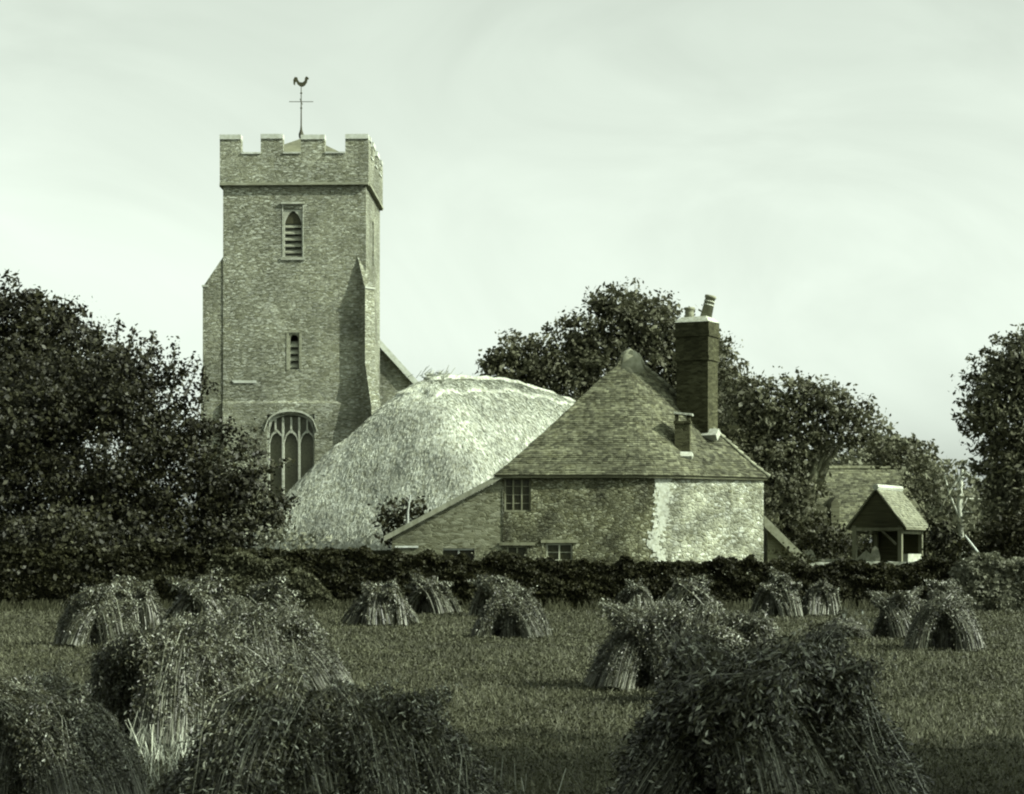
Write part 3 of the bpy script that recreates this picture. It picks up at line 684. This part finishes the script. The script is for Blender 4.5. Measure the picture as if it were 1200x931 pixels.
# right lean-to, seen nearly edge on
V, Q = [], []; a = Vector((10.35, 68.1, Z(658, 68.1))); b = Vector((8.75, 68.1, Z(604, 68.1))); D3 = Vector((.3, 3.2, 0))
tile_face(V, Q, a, a+D3, b, b+D3, .12, .18); npmesh('outshut_roof', V, Q, M['tile_far'], cot)
mb = MB(); mb.prism([a, b, b+Vector((0, 0, -.40)), a+Vector((0, 0, -.34))], (.0, .12, 0)); mb.build('outshut_bargeboard', M['tile_far'], cot)
mb = MB(); mb.prism([(8.9, 68.3, 0), (10.15, 68.3, 0), (10.15, 68.3, 1.3), (8.9, 68.3, 2.65)], (0, 2.8, 0)); mb.build('outshut_wall', M['boards'], cot)

# ------------------------------------------------------------------ lych gate, walls, headstones, house behind
LD = 78.0; la = R(33); gp = at(1026, 572, LD)
lg = empty('lychgate', (gp.x+.8, LD+1.2, 0), 'small open timber lychgate with a steep tiled roof beside the churchyard hedge', 'lychgate')
gu = Vector((math.cos(la), -math.sin(la)*-1*-1, 0)).normalized(); gu = Vector((math.cos(la), math.sin(la), 0)); gn = Vector((math.sin(la)*1, math.cos(la), 0))
# gable faces left of the camera: ridge runs away to the right
gr = Vector((math.sin(R(32)), math.cos(R(32)), 0)); gu = Vector((gr.y, -gr.x, 0))
hw, ln_ = 1.28, 2.75; ze = Z(619, LD); top = Vector((gp.x, LD, gp.z))
V, Q = [], []
for sg in (-1, 1):
    e = top+gu*sg*hw; e.z = ze-.0
    e = e-gr*.0; tile_face(V, Q, e, e+gr*ln_, top, top+gr*ln_, .11, .17)
rf = npmesh('roof', V, Q, M['tile_far'], lg)
mb = MB()
for sg in (-1, 1):
    e = top+gu*sg*hw; e.z = ze; dn_ = Vector((0, 0, -.07)); mb.prism([e+dn_, top+dn_, top+gr*ln_+dn_, e+gr*ln_+dn_], (0, 0, .06))
mb.build('rafters', M['wood'], rf)
mb = MB(); mb.tube([top+Vector((0, 0, .03)), top+gr*ln_+Vector((0, 0, .03))], .13, 7); mb.build('ridge', M['mortar'], rf)
mb = MB(); a = top+gr*.12; e0, e1 = a-gu*(hw-.12), a+gu*(hw-.12); e0.z = e1.z = ze+.02; mb.prism([e0, e1, a+Vector((0, 0, -.12))], gr*.1); mb.build('gable_boarding', M['shade_boards'], lg)  # the gable's shade is put into the board colour
mb = MB(); a = top+gr*(ln_-.2); e0, e1 = a-gu*(hw-.12), a+gu*(hw-.12); e0.z = e1.z = .9; f0, f1 = e0.copy(), e1.copy(); f0.z = f1.z = ze+.02; mb.prism([e0, e1, f1, a+Vector((0, 0, -.12)), f0], gr*.06); mb.build('added_dark_backing', M['shade_boards'], lg)  # dark backing added so the lychgate looks shaded inside
for sg in (-1, 1):
    mb = MB(); a_ = top+gu*sg*(hw-.5)+gr*.2; b_2 = top+gu*sg*.2+gr*.2; a_.z = ze-.65; b_2.z = ze-.12; mb.tube([a_, b_2], .05, 5); mb.build('brace', M['wood'], lg)
for i, (sg, k) in enumerate(((-1, .2), (1, .2), (-1, ln_-.25), (1, ln_-.25))):
    p_ = top+gu*sg*(hw-.32)+gr*k; mb = MB(); mb.box((p_.x, p_.y, (ze+.1)/2), (.16, .16, ze+.1), -R(32)); mb.build('post', M['wood'], lg)
mb = MB()
for k in (.2, ln_-.25):
    p_ = top+gr*k; mb.box((p_.x, p_.y, ze-.03), (2*hw-.35, .14, .16), -R(32))
for sg in (-1, 1): p_ = top+gu*sg*(hw-.32)+gr*(ln_/2); mb.box((p_.x, p_.y, ze-.17), (.12, ln_-.7, .12), -R(32))
mb.build('tie_beam', M['wood'], lg)
p_ = top+gu*(hw-.30)+gr*1.3; mb = MB(); mb.box((p_.x, p_.y, .86), (.34, 1.5, 1.72), -R(32)); mb.build('side_wall', M['whitewash'], lg)
p_ = top-gu*(hw-.30)+gr*1.3; mb = MB(); mb.box((p_.x, p_.y, .6), (.3, 2.0, 1.2), -R(32)); mb.build('side_wall', M['flint'], lg)
mb = MB(); 
for j in range(8):
    p_ = top+gu*(-.8+j*.225)+gr*.9; mb.box((p_.x, p_.y, .62), (.05, .03, 1.1), -R(32))
for zz_ in (.3, 1.0): p_ = top+gr*.94; mb.box((p_.x, p_.y, zz_), (1.75, .04, .09), -R(32))
mb.build('gate', M['wood'], lg)

wl = MB(); wd = 72.0
for i in range(14):
    xa = X(945, wd)+i*.30; h_ = Z(659, wd)+random.uniform(-.03, .02); wl.box((xa+.15, wd, h_/2), (.296, .35, h_))
tag(wl.build('churchyard_wall', M['whitewash'], None, jitter=.012), 'low pale stone wall showing just above the hedge, left of the lychgate', 'wall')
tb = empty('table_tomb', (X(983, 74), 74.4, 0), 'low dark chest tomb with a pale rim behind the low stone wall', 'tomb')
mb = MB(); mb.box((X(983, 74), 74.4, .72), (1.15, .7, 1.44)); mb.build('chest', M['boards'], tb)
mb = MB(); mb.box((X(983, 74), 74.4, 1.48), (1.35, .85, .09)); mb.build('slab', M['headstone'], tb)
for sx in (-.62, .62): mb = MB(); mb.box((X(983, 74)+sx, 74.02, .72), (.09, .09, 1.43)); mb.build('pilaster', M['headstone'], tb)
def headstone(px, py, w_, d, lab, tilt=0, pt=False):
    m = MB(); x_ = X(px, d); h_ = Z(py, d); pr = [(-w_/2, 0), (w_/2, 0), (w_/2, h_*.8)]+([(0, h_)] if pt else [(w_*.3, h_*.95), (0, h_), (-w_*.3, h_*.95)])+[(-w_/2, h_*.8)]
    m.prism([(x_+a+b*tilt, d, b) for a, b in pr], (0, .12, 0)); tag(m.build('headstone', M['headstone']), lab, 'headstone', 'headstones by the lychgate')
headstone(1012, 645, .75, 75, 'broad pointed headstone just left of the lychgate opening', .06, True)
headstone(1026, 640, .36, 76, 'narrow upright headstone in front of the lychgate gable', 0)
headstone(951, 643, .5, 75, 'square leaning headstone left of the dark chest tomb', -.05)

HD = 100.0
hs = empty('village_house', (X(1020, HD), HD+3, 0), 'house with a broad mossy hipped roof among the trees behind the lychgate', 'house')
hz = lambda py: Z(py, HD)
A, B = Vector((X(938, HD), HD, hz(636))), Vector((X(1125, HD), HD, hz(622))); C_, D_ = Vector((X(990, HD), HD+5, Z(549, HD+5))), Vector((X(1072, HD), HD+5, Z(549, HD+5)))
E_, F_ = A+Vector((0, 10, 0)), B+Vector((0, 10, 0))
V, Q = [], []; tile_face(V, Q, A, B, C_, D_, .16, .25); tile_face(V, Q, B, F_, D_, D_+Vector((0, .1, 0)), .16, .25); tile_face(V, Q, E_, A, C_+Vector((0, .1, 0)), C_, .16, .25)
rf = npmesh('roof', V, Q, M['tile'], hs)
mb = MB(); mb.tube([C_, D_], .15, 6); mb.build('ridge', M['tile'], rf)
mb = MB(); mb.prism([(A.x+.4, HD+.4, 0), (B.x-.4, HD+.4, 0), (B.x-.4, HD+.4, A.z), (A.x+.4, HD+.4, A.z)], (0, 9, 0)); mb.build('wall', M['flint'], hs)
mb = MB(); mb.box((X(1053, HD+5), HD+5.2, hz(528)-1.35), (.75, .65, 2.4)); ck_ = mb.build('chimney', M['brick'], hs)
mb = MB(); mb.box((X(1053, HD+5), HD+5.2, hz(528)-.12), (.86, .85, .14)); mb.build('chimney_cap', M['mortar'], ck_)
for px, py0, py1, w_ in ((962, 590, 622, .6), (979, 583, 622, .42)):
    mb = MB(); dd = HD+.9; z0_, z1_ = Z(py1, dd)-.3, Z(py0, dd); mb.prism([(X(px, dd)-w_/2, dd, z0_), (X(px, dd)+w_/2, dd, z0_), (X(px, dd)+w_/2, dd, z1_-.3), (X(px, dd), dd, z1_), (X(px, dd)-w_/2, dd, z1_-.3)], (0, 1.8, 0)); mb.build('dormer', M['boards'], hs)

# ------------------------------------------------------------------ trees
LT = 'trees round the church'
tree('broad_tree', 'dark broad-leaved tree at the left edge, rounded top highest on that side', (X(-30, 80), 80, 0),
     [pc(15, 372, 80, 1.6), pc(60, 380, 80, 1.35), pc(-50, 425, 80, 2.6), pc(30, 430, 80, 2.2), pc(95, 420, 79, 1.5), pc(-60, 500, 80, 3), pc(45, 500, 80, 2.4), pc(130, 450, 80, 1.3)],
     M['leaf_dark'], density=110, leaf=.12, group=LT, trunk_r=.35)
d = 67
tree('spreading_tree', 'nearer dark bushy tree with ragged shoots on top, covering the foot of the tower', (X(110, d), d, 0),
     [pc(60, 455, d, 1.8), pc(120, 455, d, 1.5), pc(160, 440, d, 1.0), pc(185, 485, d, 1.35), pc(225, 512, d, 1.05), pc(10, 500, d, 2.2), pc(110, 540, d, 2.6), pc(210, 560, d, 1.9), pc(262, 555, d, 1.3), pc(300, 590, d, .95), pc(270, 615, d, 1.1),
      pc(60, 600, d, 2.4), pc(160, 620, d, 2.2), pc(-20, 620, d, 2.4), pc(240, 640, d, 1.3), pc(312, 615, d, .6), pc(100, 660, d, 2.0), pc(15, 665, d, 1.8), pc(195, 665, d, 1.5), pc(-10, 665, 60.6, 1.1, 1, 1), pc(45, 672, 60.6, 1, 1, .9), pc(95, 668, 60.6, 1, 1, .95), pc(150, 672, 60.8, 1, 1, .85), pc(190, 660, 61, .9), pc(20, 640, 61.5, 1.2), pc(80, 635, 61.5, 1.2), pc(140, 640, 61.5, 1.1)],
     M['leaf_dark'], density=170, leaf=.085, group=LT, trunk_r=.28, sub=.26, spray=.45,
     sprigs=[(at(a, b, d), at(c_, e, d)) for a, b, c_, e in ((133, 430, 139, 372), (146, 430, 158, 384), (170, 430, 181, 388), (192, 455, 207, 402), (200, 460, 227, 416), (215, 470, 234, 420), (232, 480, 240, 430), (290, 560, 340, 540), (310, 600, 350, 583), (155, 425, 170, 396), (118, 420, 116, 386), (258, 520, 272, 492))])
d = 108
tree('round_tree', 'large spreading tree rising behind the cottage roof and the great chimney', (X(720, d), d, 0),
     [pc(585, 430, d, 1.1), pc(612, 412, d, 1.1), pc(630, 440, d, 1.6), pc(665, 415, d, 1.6), pc(690, 400, d, 1.5), pc(705, 358, d, .9, 1, .55), pc(730, 362, d, 1.4), pc(672, 378, d, .55, .5, .35), pc(745, 390, d, 2.0), pc(775, 390, d, 1.9), pc(800, 420, d, 2.1), pc(830, 415, d, 1.3), pc(838, 440, d, 1.5), pc(720, 440, d, 2.6), pc(660, 460, d, 2.4), pc(780, 470, d, 3), pc(600, 465, d, 1.8), pc(840, 480, d, 2.2)],
     M['leaf_mid'], density=80, leaf=.14, group=LT, trunk_r=.5, sub=.3)
d = 92
tree('leaning_tree', 'spreading tree with a bare slanting limb, right of the cottage', (X(925, d), d, 0),
     [pc(870, 470, d, 1.2), pc(905, 475, d, 1.2), pc(935, 465, d, 1.0), pc(960, 462, d, 1.1, 1, .6), pc(985, 482, d, 1.2, 1, .8), pc(1010, 490, d, .9, .9, .6), pc(1000, 512, d, .8, .8, .45), pc(945, 500, d, 1.3), pc(900, 520, d, 1.6), pc(870, 545, d, 1.6), pc(920, 555, d, 1.5), pc(895, 590, d, 1.6), pc(930, 605, d, 1.3), pc(868, 510, d, 1.3), pc(975, 515, d, .8), pc(908, 628, d, 1.1), pc(950, 628, d, .9)],
     M['leaf_mid'], density=90, leaf=.125, group=LT, trunk_r=.3, trunk_top=tuple(at(965, 505, d)), sub=.26)
d = 118
tree('distant_tree', 'small pale rounded tree above the house roof behind the lychgate', (X(1045, d), d, 0),
     [pc(1015, 540, d, 1.3), pc(1040, 525, d, 1.4), pc(1062, 535, d, 1.2), pc(1080, 550, d, 1.2), pc(1030, 570, d, 2), pc(1070, 580, d, 2), pc(1105, 590, d, 1.8), pc(1000, 580, d, 2)], M['leaf_far'], density=50, leaf=.2, group=LT, trunk_r=.3)
d = 115
tree('distant_tree', 'low dark tree line gap-filler crown behind the limb of the leaning tree', (X(965, d), d, 0),
     [pc(960, 560, d, 1.8), pc(985, 555, d, 1.5), pc(940, 590, d, 2.4), pc(860, 480, d, 1.8), pc(880, 530, d, 2.6), pc(990, 600, d, 2.2)], M['leaf_far'], density=45, leaf=.2, group=LT, trunk_r=.3)['label'] = 'farther grey-green tree showing between the cottage and the house roof'
d = 130
tree('distant_tree', 'faint low tree far off between the slender tree and the fir', (X(1150, d), d, 0), [pc(1110, 612, d, 1.6), pc(1140, 605, d, 1.8), pc(1175, 600, d, 2), pc(1215, 595, d, 2.2), pc(1130, 640, d, 2), pc(1190, 640, d, 2.2)], M['leaf_far'], density=40, leaf=.2, group=LT, trunk_r=.25)
d = 93
tree('small_tree', 'bushy small tree half hiding the right slope of the house roof', (X(1100, d), d, 0), [pc(1040, 530, 98, .8), pc(1066, 536, 97, .9), pc(1080, 553, 96, .8), pc(1088, 572, d, .8), pc(1108, 590, d, .9), pc(1095, 605, d, .9), pc(1120, 615, d, 1), pc(1085, 630, d, .9)], M['leaf_mid'], density=70, leaf=.13, group=LT, trunk_r=.14)
d = 84
tree('slender_tree', 'thin sparse tree with a pale straight stem between lychgate and tall fir', (X(1127, d), d, 0),
     [pc(1105, 550, d, .55), pc(1120, 545, d, .45), pc(1140, 560, d, .5), pc(1112, 580, d, .5), pc(1140, 600, d, .5), pc(1100, 600, d, .5), pc(1150, 585, d, .4), pc(1125, 622, d, .7)],
     M['leaf_far'], M['barkpale'], density=30, leaf=.13, group=LT, trunk_r=.14, trunk_top=tuple(at(1128, 545, d)), sub=.2)
d = 72
fir = []
for k, (py, xl) in enumerate(((412, 1186), (425, 1165), (440, 1142), (465, 1138), (490, 1130), (520, 1150), (550, 1148), (580, 1155), (610, 1160), (640, 1150))):
    w_ = (1235-xl)
    fir.append(pc(xl+18+w_*.0, py+6, d, .55, .8, .45)); fir.append(pc((xl+1235)/2, py, d, w_/2*d/F*.95, 1.6, .75)); fir.append(pc(1250, py-5, d, 1.6, 1.6, .8))
tree('tall_fir', 'tall dark fir with feathery edges at the right edge of the picture', (X(1235, d), d, 0), fir, M['leaf_fir'], density=110, leaf=.085, group=LT, trunk_r=.35, trunk_top=tuple(at(1230, 400, d)), sub=.24, elong=2.2,
     sprigs=[(at(a+25, b+6, d), at(a, b, d)) for a, b in ((1120, 470), (1116, 490), (1126, 440), (1150, 410), (1122, 500), (1160, 398), (1130, 545), (1185, 396))])
tree('added_shade_tree', 'unseen broad tree added outside the right edge to shade the nearest stooks', (12.5, 8.5, 0),  # out-of-view tree, added to darken the nearest stooks
     [((11.5, 7.5, 9), (2.2, 2.2, 1.6)), ((10, 9.5, 8.5), (2, 2, 1.4)), ((14, 9, 9.5), (2.3, 2.3, 1.7)), ((12, 11.5, 8.2), (2, 2, 1.4)), ((13, 6, 8), (2, 2, 1.5)), ((15.5, 6.5, 8.5), (2, 2, 1.5)), ((9.5, 6.5, 7.8), (1.5, 1.8, 1.2)), ((14.5, 11.5, 9), (1.8, 1.8, 1.4))],
     M['leaf_mid'], density=60, leaf=.17, group=None, trunk_r=.3, sub=.32, spray=.30)
# shrubs
def shrub(label, px, d, clumps, m_='leaf_hedge', dens=90, leaf=.09, name='shrub', group='shrubs behind the hedge', sub=.16, sprigs=()):
    return tree(name, label, (X(px, d), d, 0), [pc(*c) for c in clumps], M[m_], density=dens, leaf=leaf, trunk_r=.06, cat='shrub', group=group, sub=sub, sprigs=sprigs)
shrub('dark shrub against the pale thatch at the foot of the lean-to roof', 470, 69, [(462, 600, 69, .55), (482, 596, 69, .45), (455, 610, 69, .4), (495, 606, 69, .35), (470, 630, 69, .7)])
shrub('dark shrub to the right of the lychgate', 1105, 74, [(1103, 632, 74, .55), (1115, 642, 74, .6), (1102, 655, 74, .5)])
shrub('dark shrub added behind the lychgate to make its opening look shaded', 1040, 84, [(1010, 640, 84, .8), (1040, 640, 84, .9), (1065, 642, 84, .8)])  # put in so the gate opening reads as shaded
shrub('dark shrub under the leaning tree, left of the lychgate', 975, 88, [(955, 625, 88, .9), (975, 640, 88, 1.0), (990, 632, 88, .6), (945, 650, 88, .9)])
shrub('wide dark shrub under the tall fir', 1165, 70, [(1150, 640, 70, .7), (1175, 630, 70, .8), (1200, 622, 70, .9), (1225, 625, 70, 1.0), (1125, 648, 70, .5), (1180, 650, 70, .8)])
shrub('pale leafy bush in front of the low left end of the thatch', 318, 64, [(312, 632, 64, .38), (330, 622, 64, .3), (345, 640, 64, .35), (375, 640, 64, .28), (360, 632, 64, .2)], 'leaf_pale', leaf=.08)
shrub('bush growing by the dark doorway end of the cottage outshut', 905, 66.5, [(915, 655, 66.5, .35), (935, 655, 66.5, .4), (950, 662, 66.5, .3)], leaf=.08)
shrub('pale climbing plant between the lower cottage windows', 575, 63, [(575, 655, 63, .45, .25, .3), (560, 662, 63, .4, .2, .25), (630, 655, 63, .2, .2, .2)], 'leaf_pale', leaf=.06)
mb = MB(); mb.tube([at(478, 628, 67), at(478, 600, 67), at(481, 580, 67)], [.045, .04, .03], 6)
tag(mb.build('clothes_post', M['woodpale']), 'thin pale post standing beside the dark shrub at the lean-to eaves', 'post')
mb = MB(); mb.tube([at(1131, 628, 61.5), at(1152, 655, 60.2)], [.03, .035], 6); 
tag(mb.build('hedge_stake', M['woodpale']), 'thin pale stake slanting out of the hedge below the fir', 'stake')

# ------------------------------------------------------------------ hedges
def hedge(name, label, xa, xb, y0, th, hfun, m_, n, leaf, seed):
    r = np.random.default_rng(seed); t = empty(name, ((xa+xb)/2, y0+th/2, 0), label, 'hedge', None)
    x = r.uniform(xa, xb, n); h = hfun(x)*(1+.16*vnoise(x, x*0, 1.9, seed)+.16*vnoise(x, x*0, .5, seed+1)+.10*vnoise(x, x*0, .17, seed+7))
    f = r.random(n); side = f < .62; u = r.random(n)
    bulge = .34*vnoise(x, u*h*2, .6, seed+2)+.16*vnoise(x, u*h*2, .22, seed+5)
    y = np.where(side, y0-bulge+r.random(n)**2*.22+.25*(u**3), y0+.1+r.random(n)*(th-.1)); z = np.where(side, u*h, h-r.random(n)**2*.22-.05+.35*vnoise(x, y, .4, seed+3))
    P = np.stack([x, y, z], 1); nr = np.where(side[:, None], [[0, -.5, .2]], [[0, 0, .6]])
    V, Q = leaf_quads(P, leaf, nrm=nr); npmesh('foliage', V, Q, m_, t)
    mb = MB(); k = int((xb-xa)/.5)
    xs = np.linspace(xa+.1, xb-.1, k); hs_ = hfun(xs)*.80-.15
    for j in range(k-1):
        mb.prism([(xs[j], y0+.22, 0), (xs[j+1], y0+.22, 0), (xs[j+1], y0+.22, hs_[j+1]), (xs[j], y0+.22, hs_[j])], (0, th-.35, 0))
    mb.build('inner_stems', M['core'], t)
    return t
hedge('hedge', 'long dark clipped hedge running along the far side of the field', X(-260, 59.6), X(1178, 59.6), 59.6, 1.2,
      lambda x: np.interp(x, [X(p, 59.6) for p in (-260, 200, 300, 480, 640, 900, 1000, 1150)], [2.0, 1.85, 1.72, 1.62, 1.6, 1.5, 1.35, 1.38]), M['leaf_hedge'], 170000, .066, 11)
hedge('bramble_hedge', 'paler overgrown end of hedge with a rounded top at the right edge', X(1122, 58.3), X(1330, 58.3), 58.2, 1.3,
      lambda x: np.interp(x, [X(p, 58.3) for p in (1122, 1135, 1165, 1195, 1330)], [1.0, 1.5, 1.66, 1.45, 1.3]), M['leaf_pale'], 22000, .08, 12)
hedge('bramble_hedge', 'lighter bramble growth in front of the hedge below the thatch', X(225, 59.2), X(400, 59.2), 59.0, .8,
      lambda x: np.interp(x, [X(p, 59.2) for p in (225, 250, 300, 350, 400)], [.2, 1.5, 1.7, 1.4, .15]), M['leaf_bramble'], 16000, .07, 13)

# ------------------------------------------------------------------ stooks of sheaves
def sheaf_meshes(seed, lod):
    r = np.random.default_rng(seed)
    ns = (1100, 420, 190)[lod]; wd_ = (.0019, .005, .009)[lod]; nsp = (34, 26, 20)[lod]; ssz = (.017, .024, .036)[lod]
    S = np.array([0, .25, .5, .70, .86, 1.]); RR = np.array([.21, .18, .15, .155, .125, .05]); ZZ = np.array([0, .25, .5, .73, .9, 1.0])
    L = 1.22
    th = r.random(ns)*math.tau; u = .25+.75*r.random(ns)**.45
    lv = 1+r.normal(size=ns)*.06; wob = r.normal(size=(ns, 1))*.10*S[None]**2
    def path(sv, i):
        rad = np.interp(sv, S, RR)*u[i]*1.06*(1+(stray[i]-1)*sv); z = np.interp(sv, S, ZZ)*L*lv[i]+(1-u[i])*.16*np.clip(sv-.6, 0, 1)*2.5-np.clip(sv-.8, 0, 1)*1.3*u[i]**2*dr_[i]
        a = th[i]+wv[i]*sv**2+.10*np.sin(sv*wf[i]+ph[i])*(.3+sv); rad = rad*(1+.10*np.sin(sv*wf[i]*.8+ph[i]*2))
        x_ = np.cos(a)*rad+ox[i]*sv**2; out_ = np.clip(-np.cos(a), 0, 1)*np.clip(sv-.72, 0, 1)*dr_[i]
        return np.stack([x_+.40*(np.clip(z, 0, 9)/L)**2.6-out_*.55, np.sin(a)*rad*(1+.25*sv)+oy[i]*sv**2, z-out_*1.25-.13*np.clip(sv-.6, 0, 1)], -1)
    dr_ = r.random(ns)*.9; wf = r.uniform(2, 8, ns); ph = r.random(ns)*6.28; wv = r.normal(size=ns)*.35; stray = np.where(r.random(ns) < .05, r.uniform(1.3, 2.0, ns), 1.); ox = r.normal(size=ns)*.03; oy = r.normal(size=ns)*.03
    K = 7; sv = np.linspace(0, .97, K); i = np.arange(ns)
    Pt = np.stack([path(np.full(ns, s_), i) for s_ in sv], 1)            # ns,K,3
    side = unit(np.stack([-np.sin(th), np.cos(th), np.zeros(ns)], 1)+r.normal(size=(ns, 3))*.5)[:, None, :]*wd_
    A = Pt-side; B = Pt+side; V = np.stack([A, B], 2).reshape(-1, 3)
    base = (i*K*2)[:, None]; k = np.arange(K-1)[None]; q0 = base+2*k
    Q = np.stack([q0, q0+1, q0+3, q0+2], -1).reshape(-1, 4)
    st = (V, Q)
    n = ns*nsp; i2 = np.repeat(i, nsp); G = (12, 8, 6)[lod]; s2 = np.repeat((.14, .12, .10)[lod]+(.88, .90, .92)[lod]*r.random(n//G+1)**.60, G)[:n]+r.normal(size=n)*.015
    i2 = i2[(np.arange(n)//G)*G]; P = path(s2, i2)+np.repeat(r.normal(size=(n//G+1, 3)), G, 0)[:n]*.024+r.normal(size=(n, 3))*.013*(1+lod*.3)
    if lod < 2:     # panicles hang: the spikelets of one head trail down and outwards
        hang = r.random(n)**.8*.085; P = P+np.stack([np.cos(th[i2])*hang*.45, np.sin(th[i2])*hang*.45, -hang], 1)
    nn = unit(r.normal(size=(n, 3))+np.stack([np.cos(th[i2]), np.sin(th[i2]), np.full(n, .3)], 1)*.8)
    t = unit(np.cross(nn, r.normal(size=(n, 3)))*.6+np.stack([np.cos(th[i2])*.4, np.sin(th[i2])*.4, np.full(n, -.5)], 1)); b = unit(np.cross(nn, t))
    sz = (ssz*(.6+.8*r.random(n)))[:, None]
    V2 = np.stack([P-t*sz*1.1, P+b*sz*.30, P+t*sz*.9, P-b*sz*.30], 1).reshape(-1, 3)
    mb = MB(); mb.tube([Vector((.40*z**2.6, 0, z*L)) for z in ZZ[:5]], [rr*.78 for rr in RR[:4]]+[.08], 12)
    return st, (V2, np.arange(4*n).reshape(-1, 4)), mb
PROT = {}
def proto(seed, lod):
    """meshes of one sheaf: the stalks, the heads and the dark packed inside, one object with three materials"""
    if (seed, lod) in PROT: return PROT[(seed, lod)]
    (V, Q), (V2, Q2), mb = sheaf_meshes(seed*10+lod, lod)
    cv = np.array(mb.v); n0, n1 = len(V), len(V2)
    me = bpy.data.meshes.new('sheaf')
    cf = [tuple(a+n0+n1 for a in f) for f in mb.f]
    allV = np.concatenate([V, V2, cv]); faces = Q.tolist()+(Q2+n0).tolist()+cf
    me.from_pydata(allV.tolist(), [], faces); me.update()
    mi = np.zeros(len(faces), dtype=np.int32); mi[len(Q):len(Q)+len(Q2)] = 1; mi[len(Q)+len(Q2):] = 2
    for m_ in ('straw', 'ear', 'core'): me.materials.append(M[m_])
    me.polygons.foreach_set('material_index', mi)
    PROT[(seed, lod)] = me; return me
def stook(label, px, pyb, hgt, ang, pairs, lod, half=.56, spread=.27, seed=0, ends=(0, 0), fallen=()):
    d = HC*F/(pyb-HY); r = random.Random(seed+int(px)); x = X(px, d)
    t = empty('stook', (x, d, 0), label, 'stook', 'stooks standing in the field'); t.rotation_euler.z = R(ang)
    k = hgt/1.16
    def put(lx_, ly, face, lean, s=1.):
        """a sheaf with its butt at (lx_, ly), bowing over towards the bearing face"""
        o = bpy.data.objects.new('sheaf', proto(r.randrange(5), lod)); COL.objects.link(o); o.parent = t
        o.location = (lx_, ly, -.01); m = Matrix.Rotation(face, 4, 'Z') @ Matrix.Rotation(lean, 4, 'Y')
        o.rotation_mode = 'QUATERNION'; o.rotation_quaternion = m.to_quaternion(); sc2 = k*s*r.uniform(.94, 1.05); w_ = r.uniform(1.05, 1.25); o.scale = (sc2*w_, sc2*w_, sc2)
    for i in range(pairs):
        lx_ = (i-(pairs-1)/2)*spread*k
        for sg in (-1, 1):
            x_, y_ = lx_*1.25+r.uniform(-.06, .06), sg*half*k+r.uniform(-.05, .05)
            put(x_, y_, math.atan2(-y_, -lx_*.45+r.uniform(-.22, .22)), R(18+r.uniform(-10, 12)), r.uniform(.88, 1.1))
    for c_ in range(max(1, pairs-2)): put((c_-(max(1, pairs-2)-1)/2)*.3-.12, r.uniform(-.05, .05), 0, R(-4), .84)
    for sg, e in zip((-1, 1), ends):
        if e: put(sg*((pairs-1)/2*spread*1.2+.46)*k, r.uniform(-.06, .06), 0 if sg < 0 else math.pi, R(24))
    for (lx_, ly, a, b) in fallen: put(lx_, ly, math.atan2(b, a), R(52 if math.hypot(a, b) < .97 else 30), .9)
    return t
S_ = stook
S_('small stook at the left, its sheaves leaning right over a dark hollow', 118, 757, 1.12, 60, 3, 1, ends=(1, 0), seed=1)
S_('stook half hidden just right of the leftmost far stook', 160, 738, 1.18, 20, 2, 2, seed=2, ends=(0, 1))
S_('upright stook before the hedge, behind the big left foreground stook', 236, 742, 1.25, 70, 3, 2, seed=3)
S_('narrow rounded stook before the hedge, right behind the second foreground row', 323, 740, 1.22, 80, 2, 2, seed=4)
S_('stook with a pale top and a dark hollow, on the grass below the thatch', 447, 733, 1.10, 15, 3, 2, seed=5, ends=(1, 1))
S_('small round stook close to the hedge below the lean-to', 506, 720, 1.10, 60, 3, 2, seed=6)
S_('pale stook mostly hidden by the one with a splayed left sheaf', 583, 723, 1.15, 50, 3, 2, seed=7)
S_('tent-shaped stook in mid-field with one sheaf splayed out at its left foot', 598, 748, 1.12, 72, 3, 1, seed=8, fallen=((.1, .75, .1, -.95),))
S_('smallest stook, touching the hedge below the cottage quoin', 744, 719, 1.02, 30, 3, 2, seed=9, half=.5)
S_('pointed stook peering over the big dark stook right of centre', 812, 742, 1.2, 80, 3, 2, seed=10)
S_('big dark stook right of centre with straw spilling at its left foot', 772, 806, 1.14, 55, 4, 0, seed=11, ends=(1, 0))
S_('broken-down stook wedged between the big dark stook and the nearest one', 856, 824, 1.12, 10, 3, 0, seed=12, half=.5)
S_('left one of the two stooks standing together before the hedge below the leaning tree', 908, 723, 1.14, 40, 2, 2, seed=13, ends=(0, 1))
S_('right one of the two stooks standing together before the hedge below the leaning tree', 956, 722, 1.06, 10, 3, 2, seed=14, half=.5)
S_('low stook at the right with a pale bundle end showing at its foot', 1060, 748, 1.10, 20, 3, 1, seed=15, fallen=((-.9, 0, -.8, -.2),))
S_('stook close to the hedge below the lychgate, behind the arched one', 1110, 722, 1.12, 50, 2, 2, seed=16, ends=(1, 1))
S_('arched stook at the right with a black hollow beneath', 1108, 762, 1.02, 70, 3, 1, seed=17, half=.5)
S_('large stook in the left foreground, heads cascading to the right', 222, 866, 1.14, 30, 4, 0, seed=18, ends=(0, 1), half=.58, spread=.28)
S_('stook behind and right of the large left foreground one, combed straw falling right', 318, 812, 1.12, 55, 4, 0, seed=19, ends=(0, 1), spread=.34)
S_('stook cut off by the left edge of the picture', 32, 945, .92, 70, 4, 0, seed=20)
S_('nearest stook at the bottom left of centre, cut off by the lower edge', 390, 1010, .98, 8, 5, 0, seed=21, spread=.28, ends=(1, 1), half=.6)
S_('nearest black stook at the bottom right with bright heads along its top', 903, 980, 1.31, 24, 3, 0, seed=31, ends=(1, 1), half=.54, spread=.27)
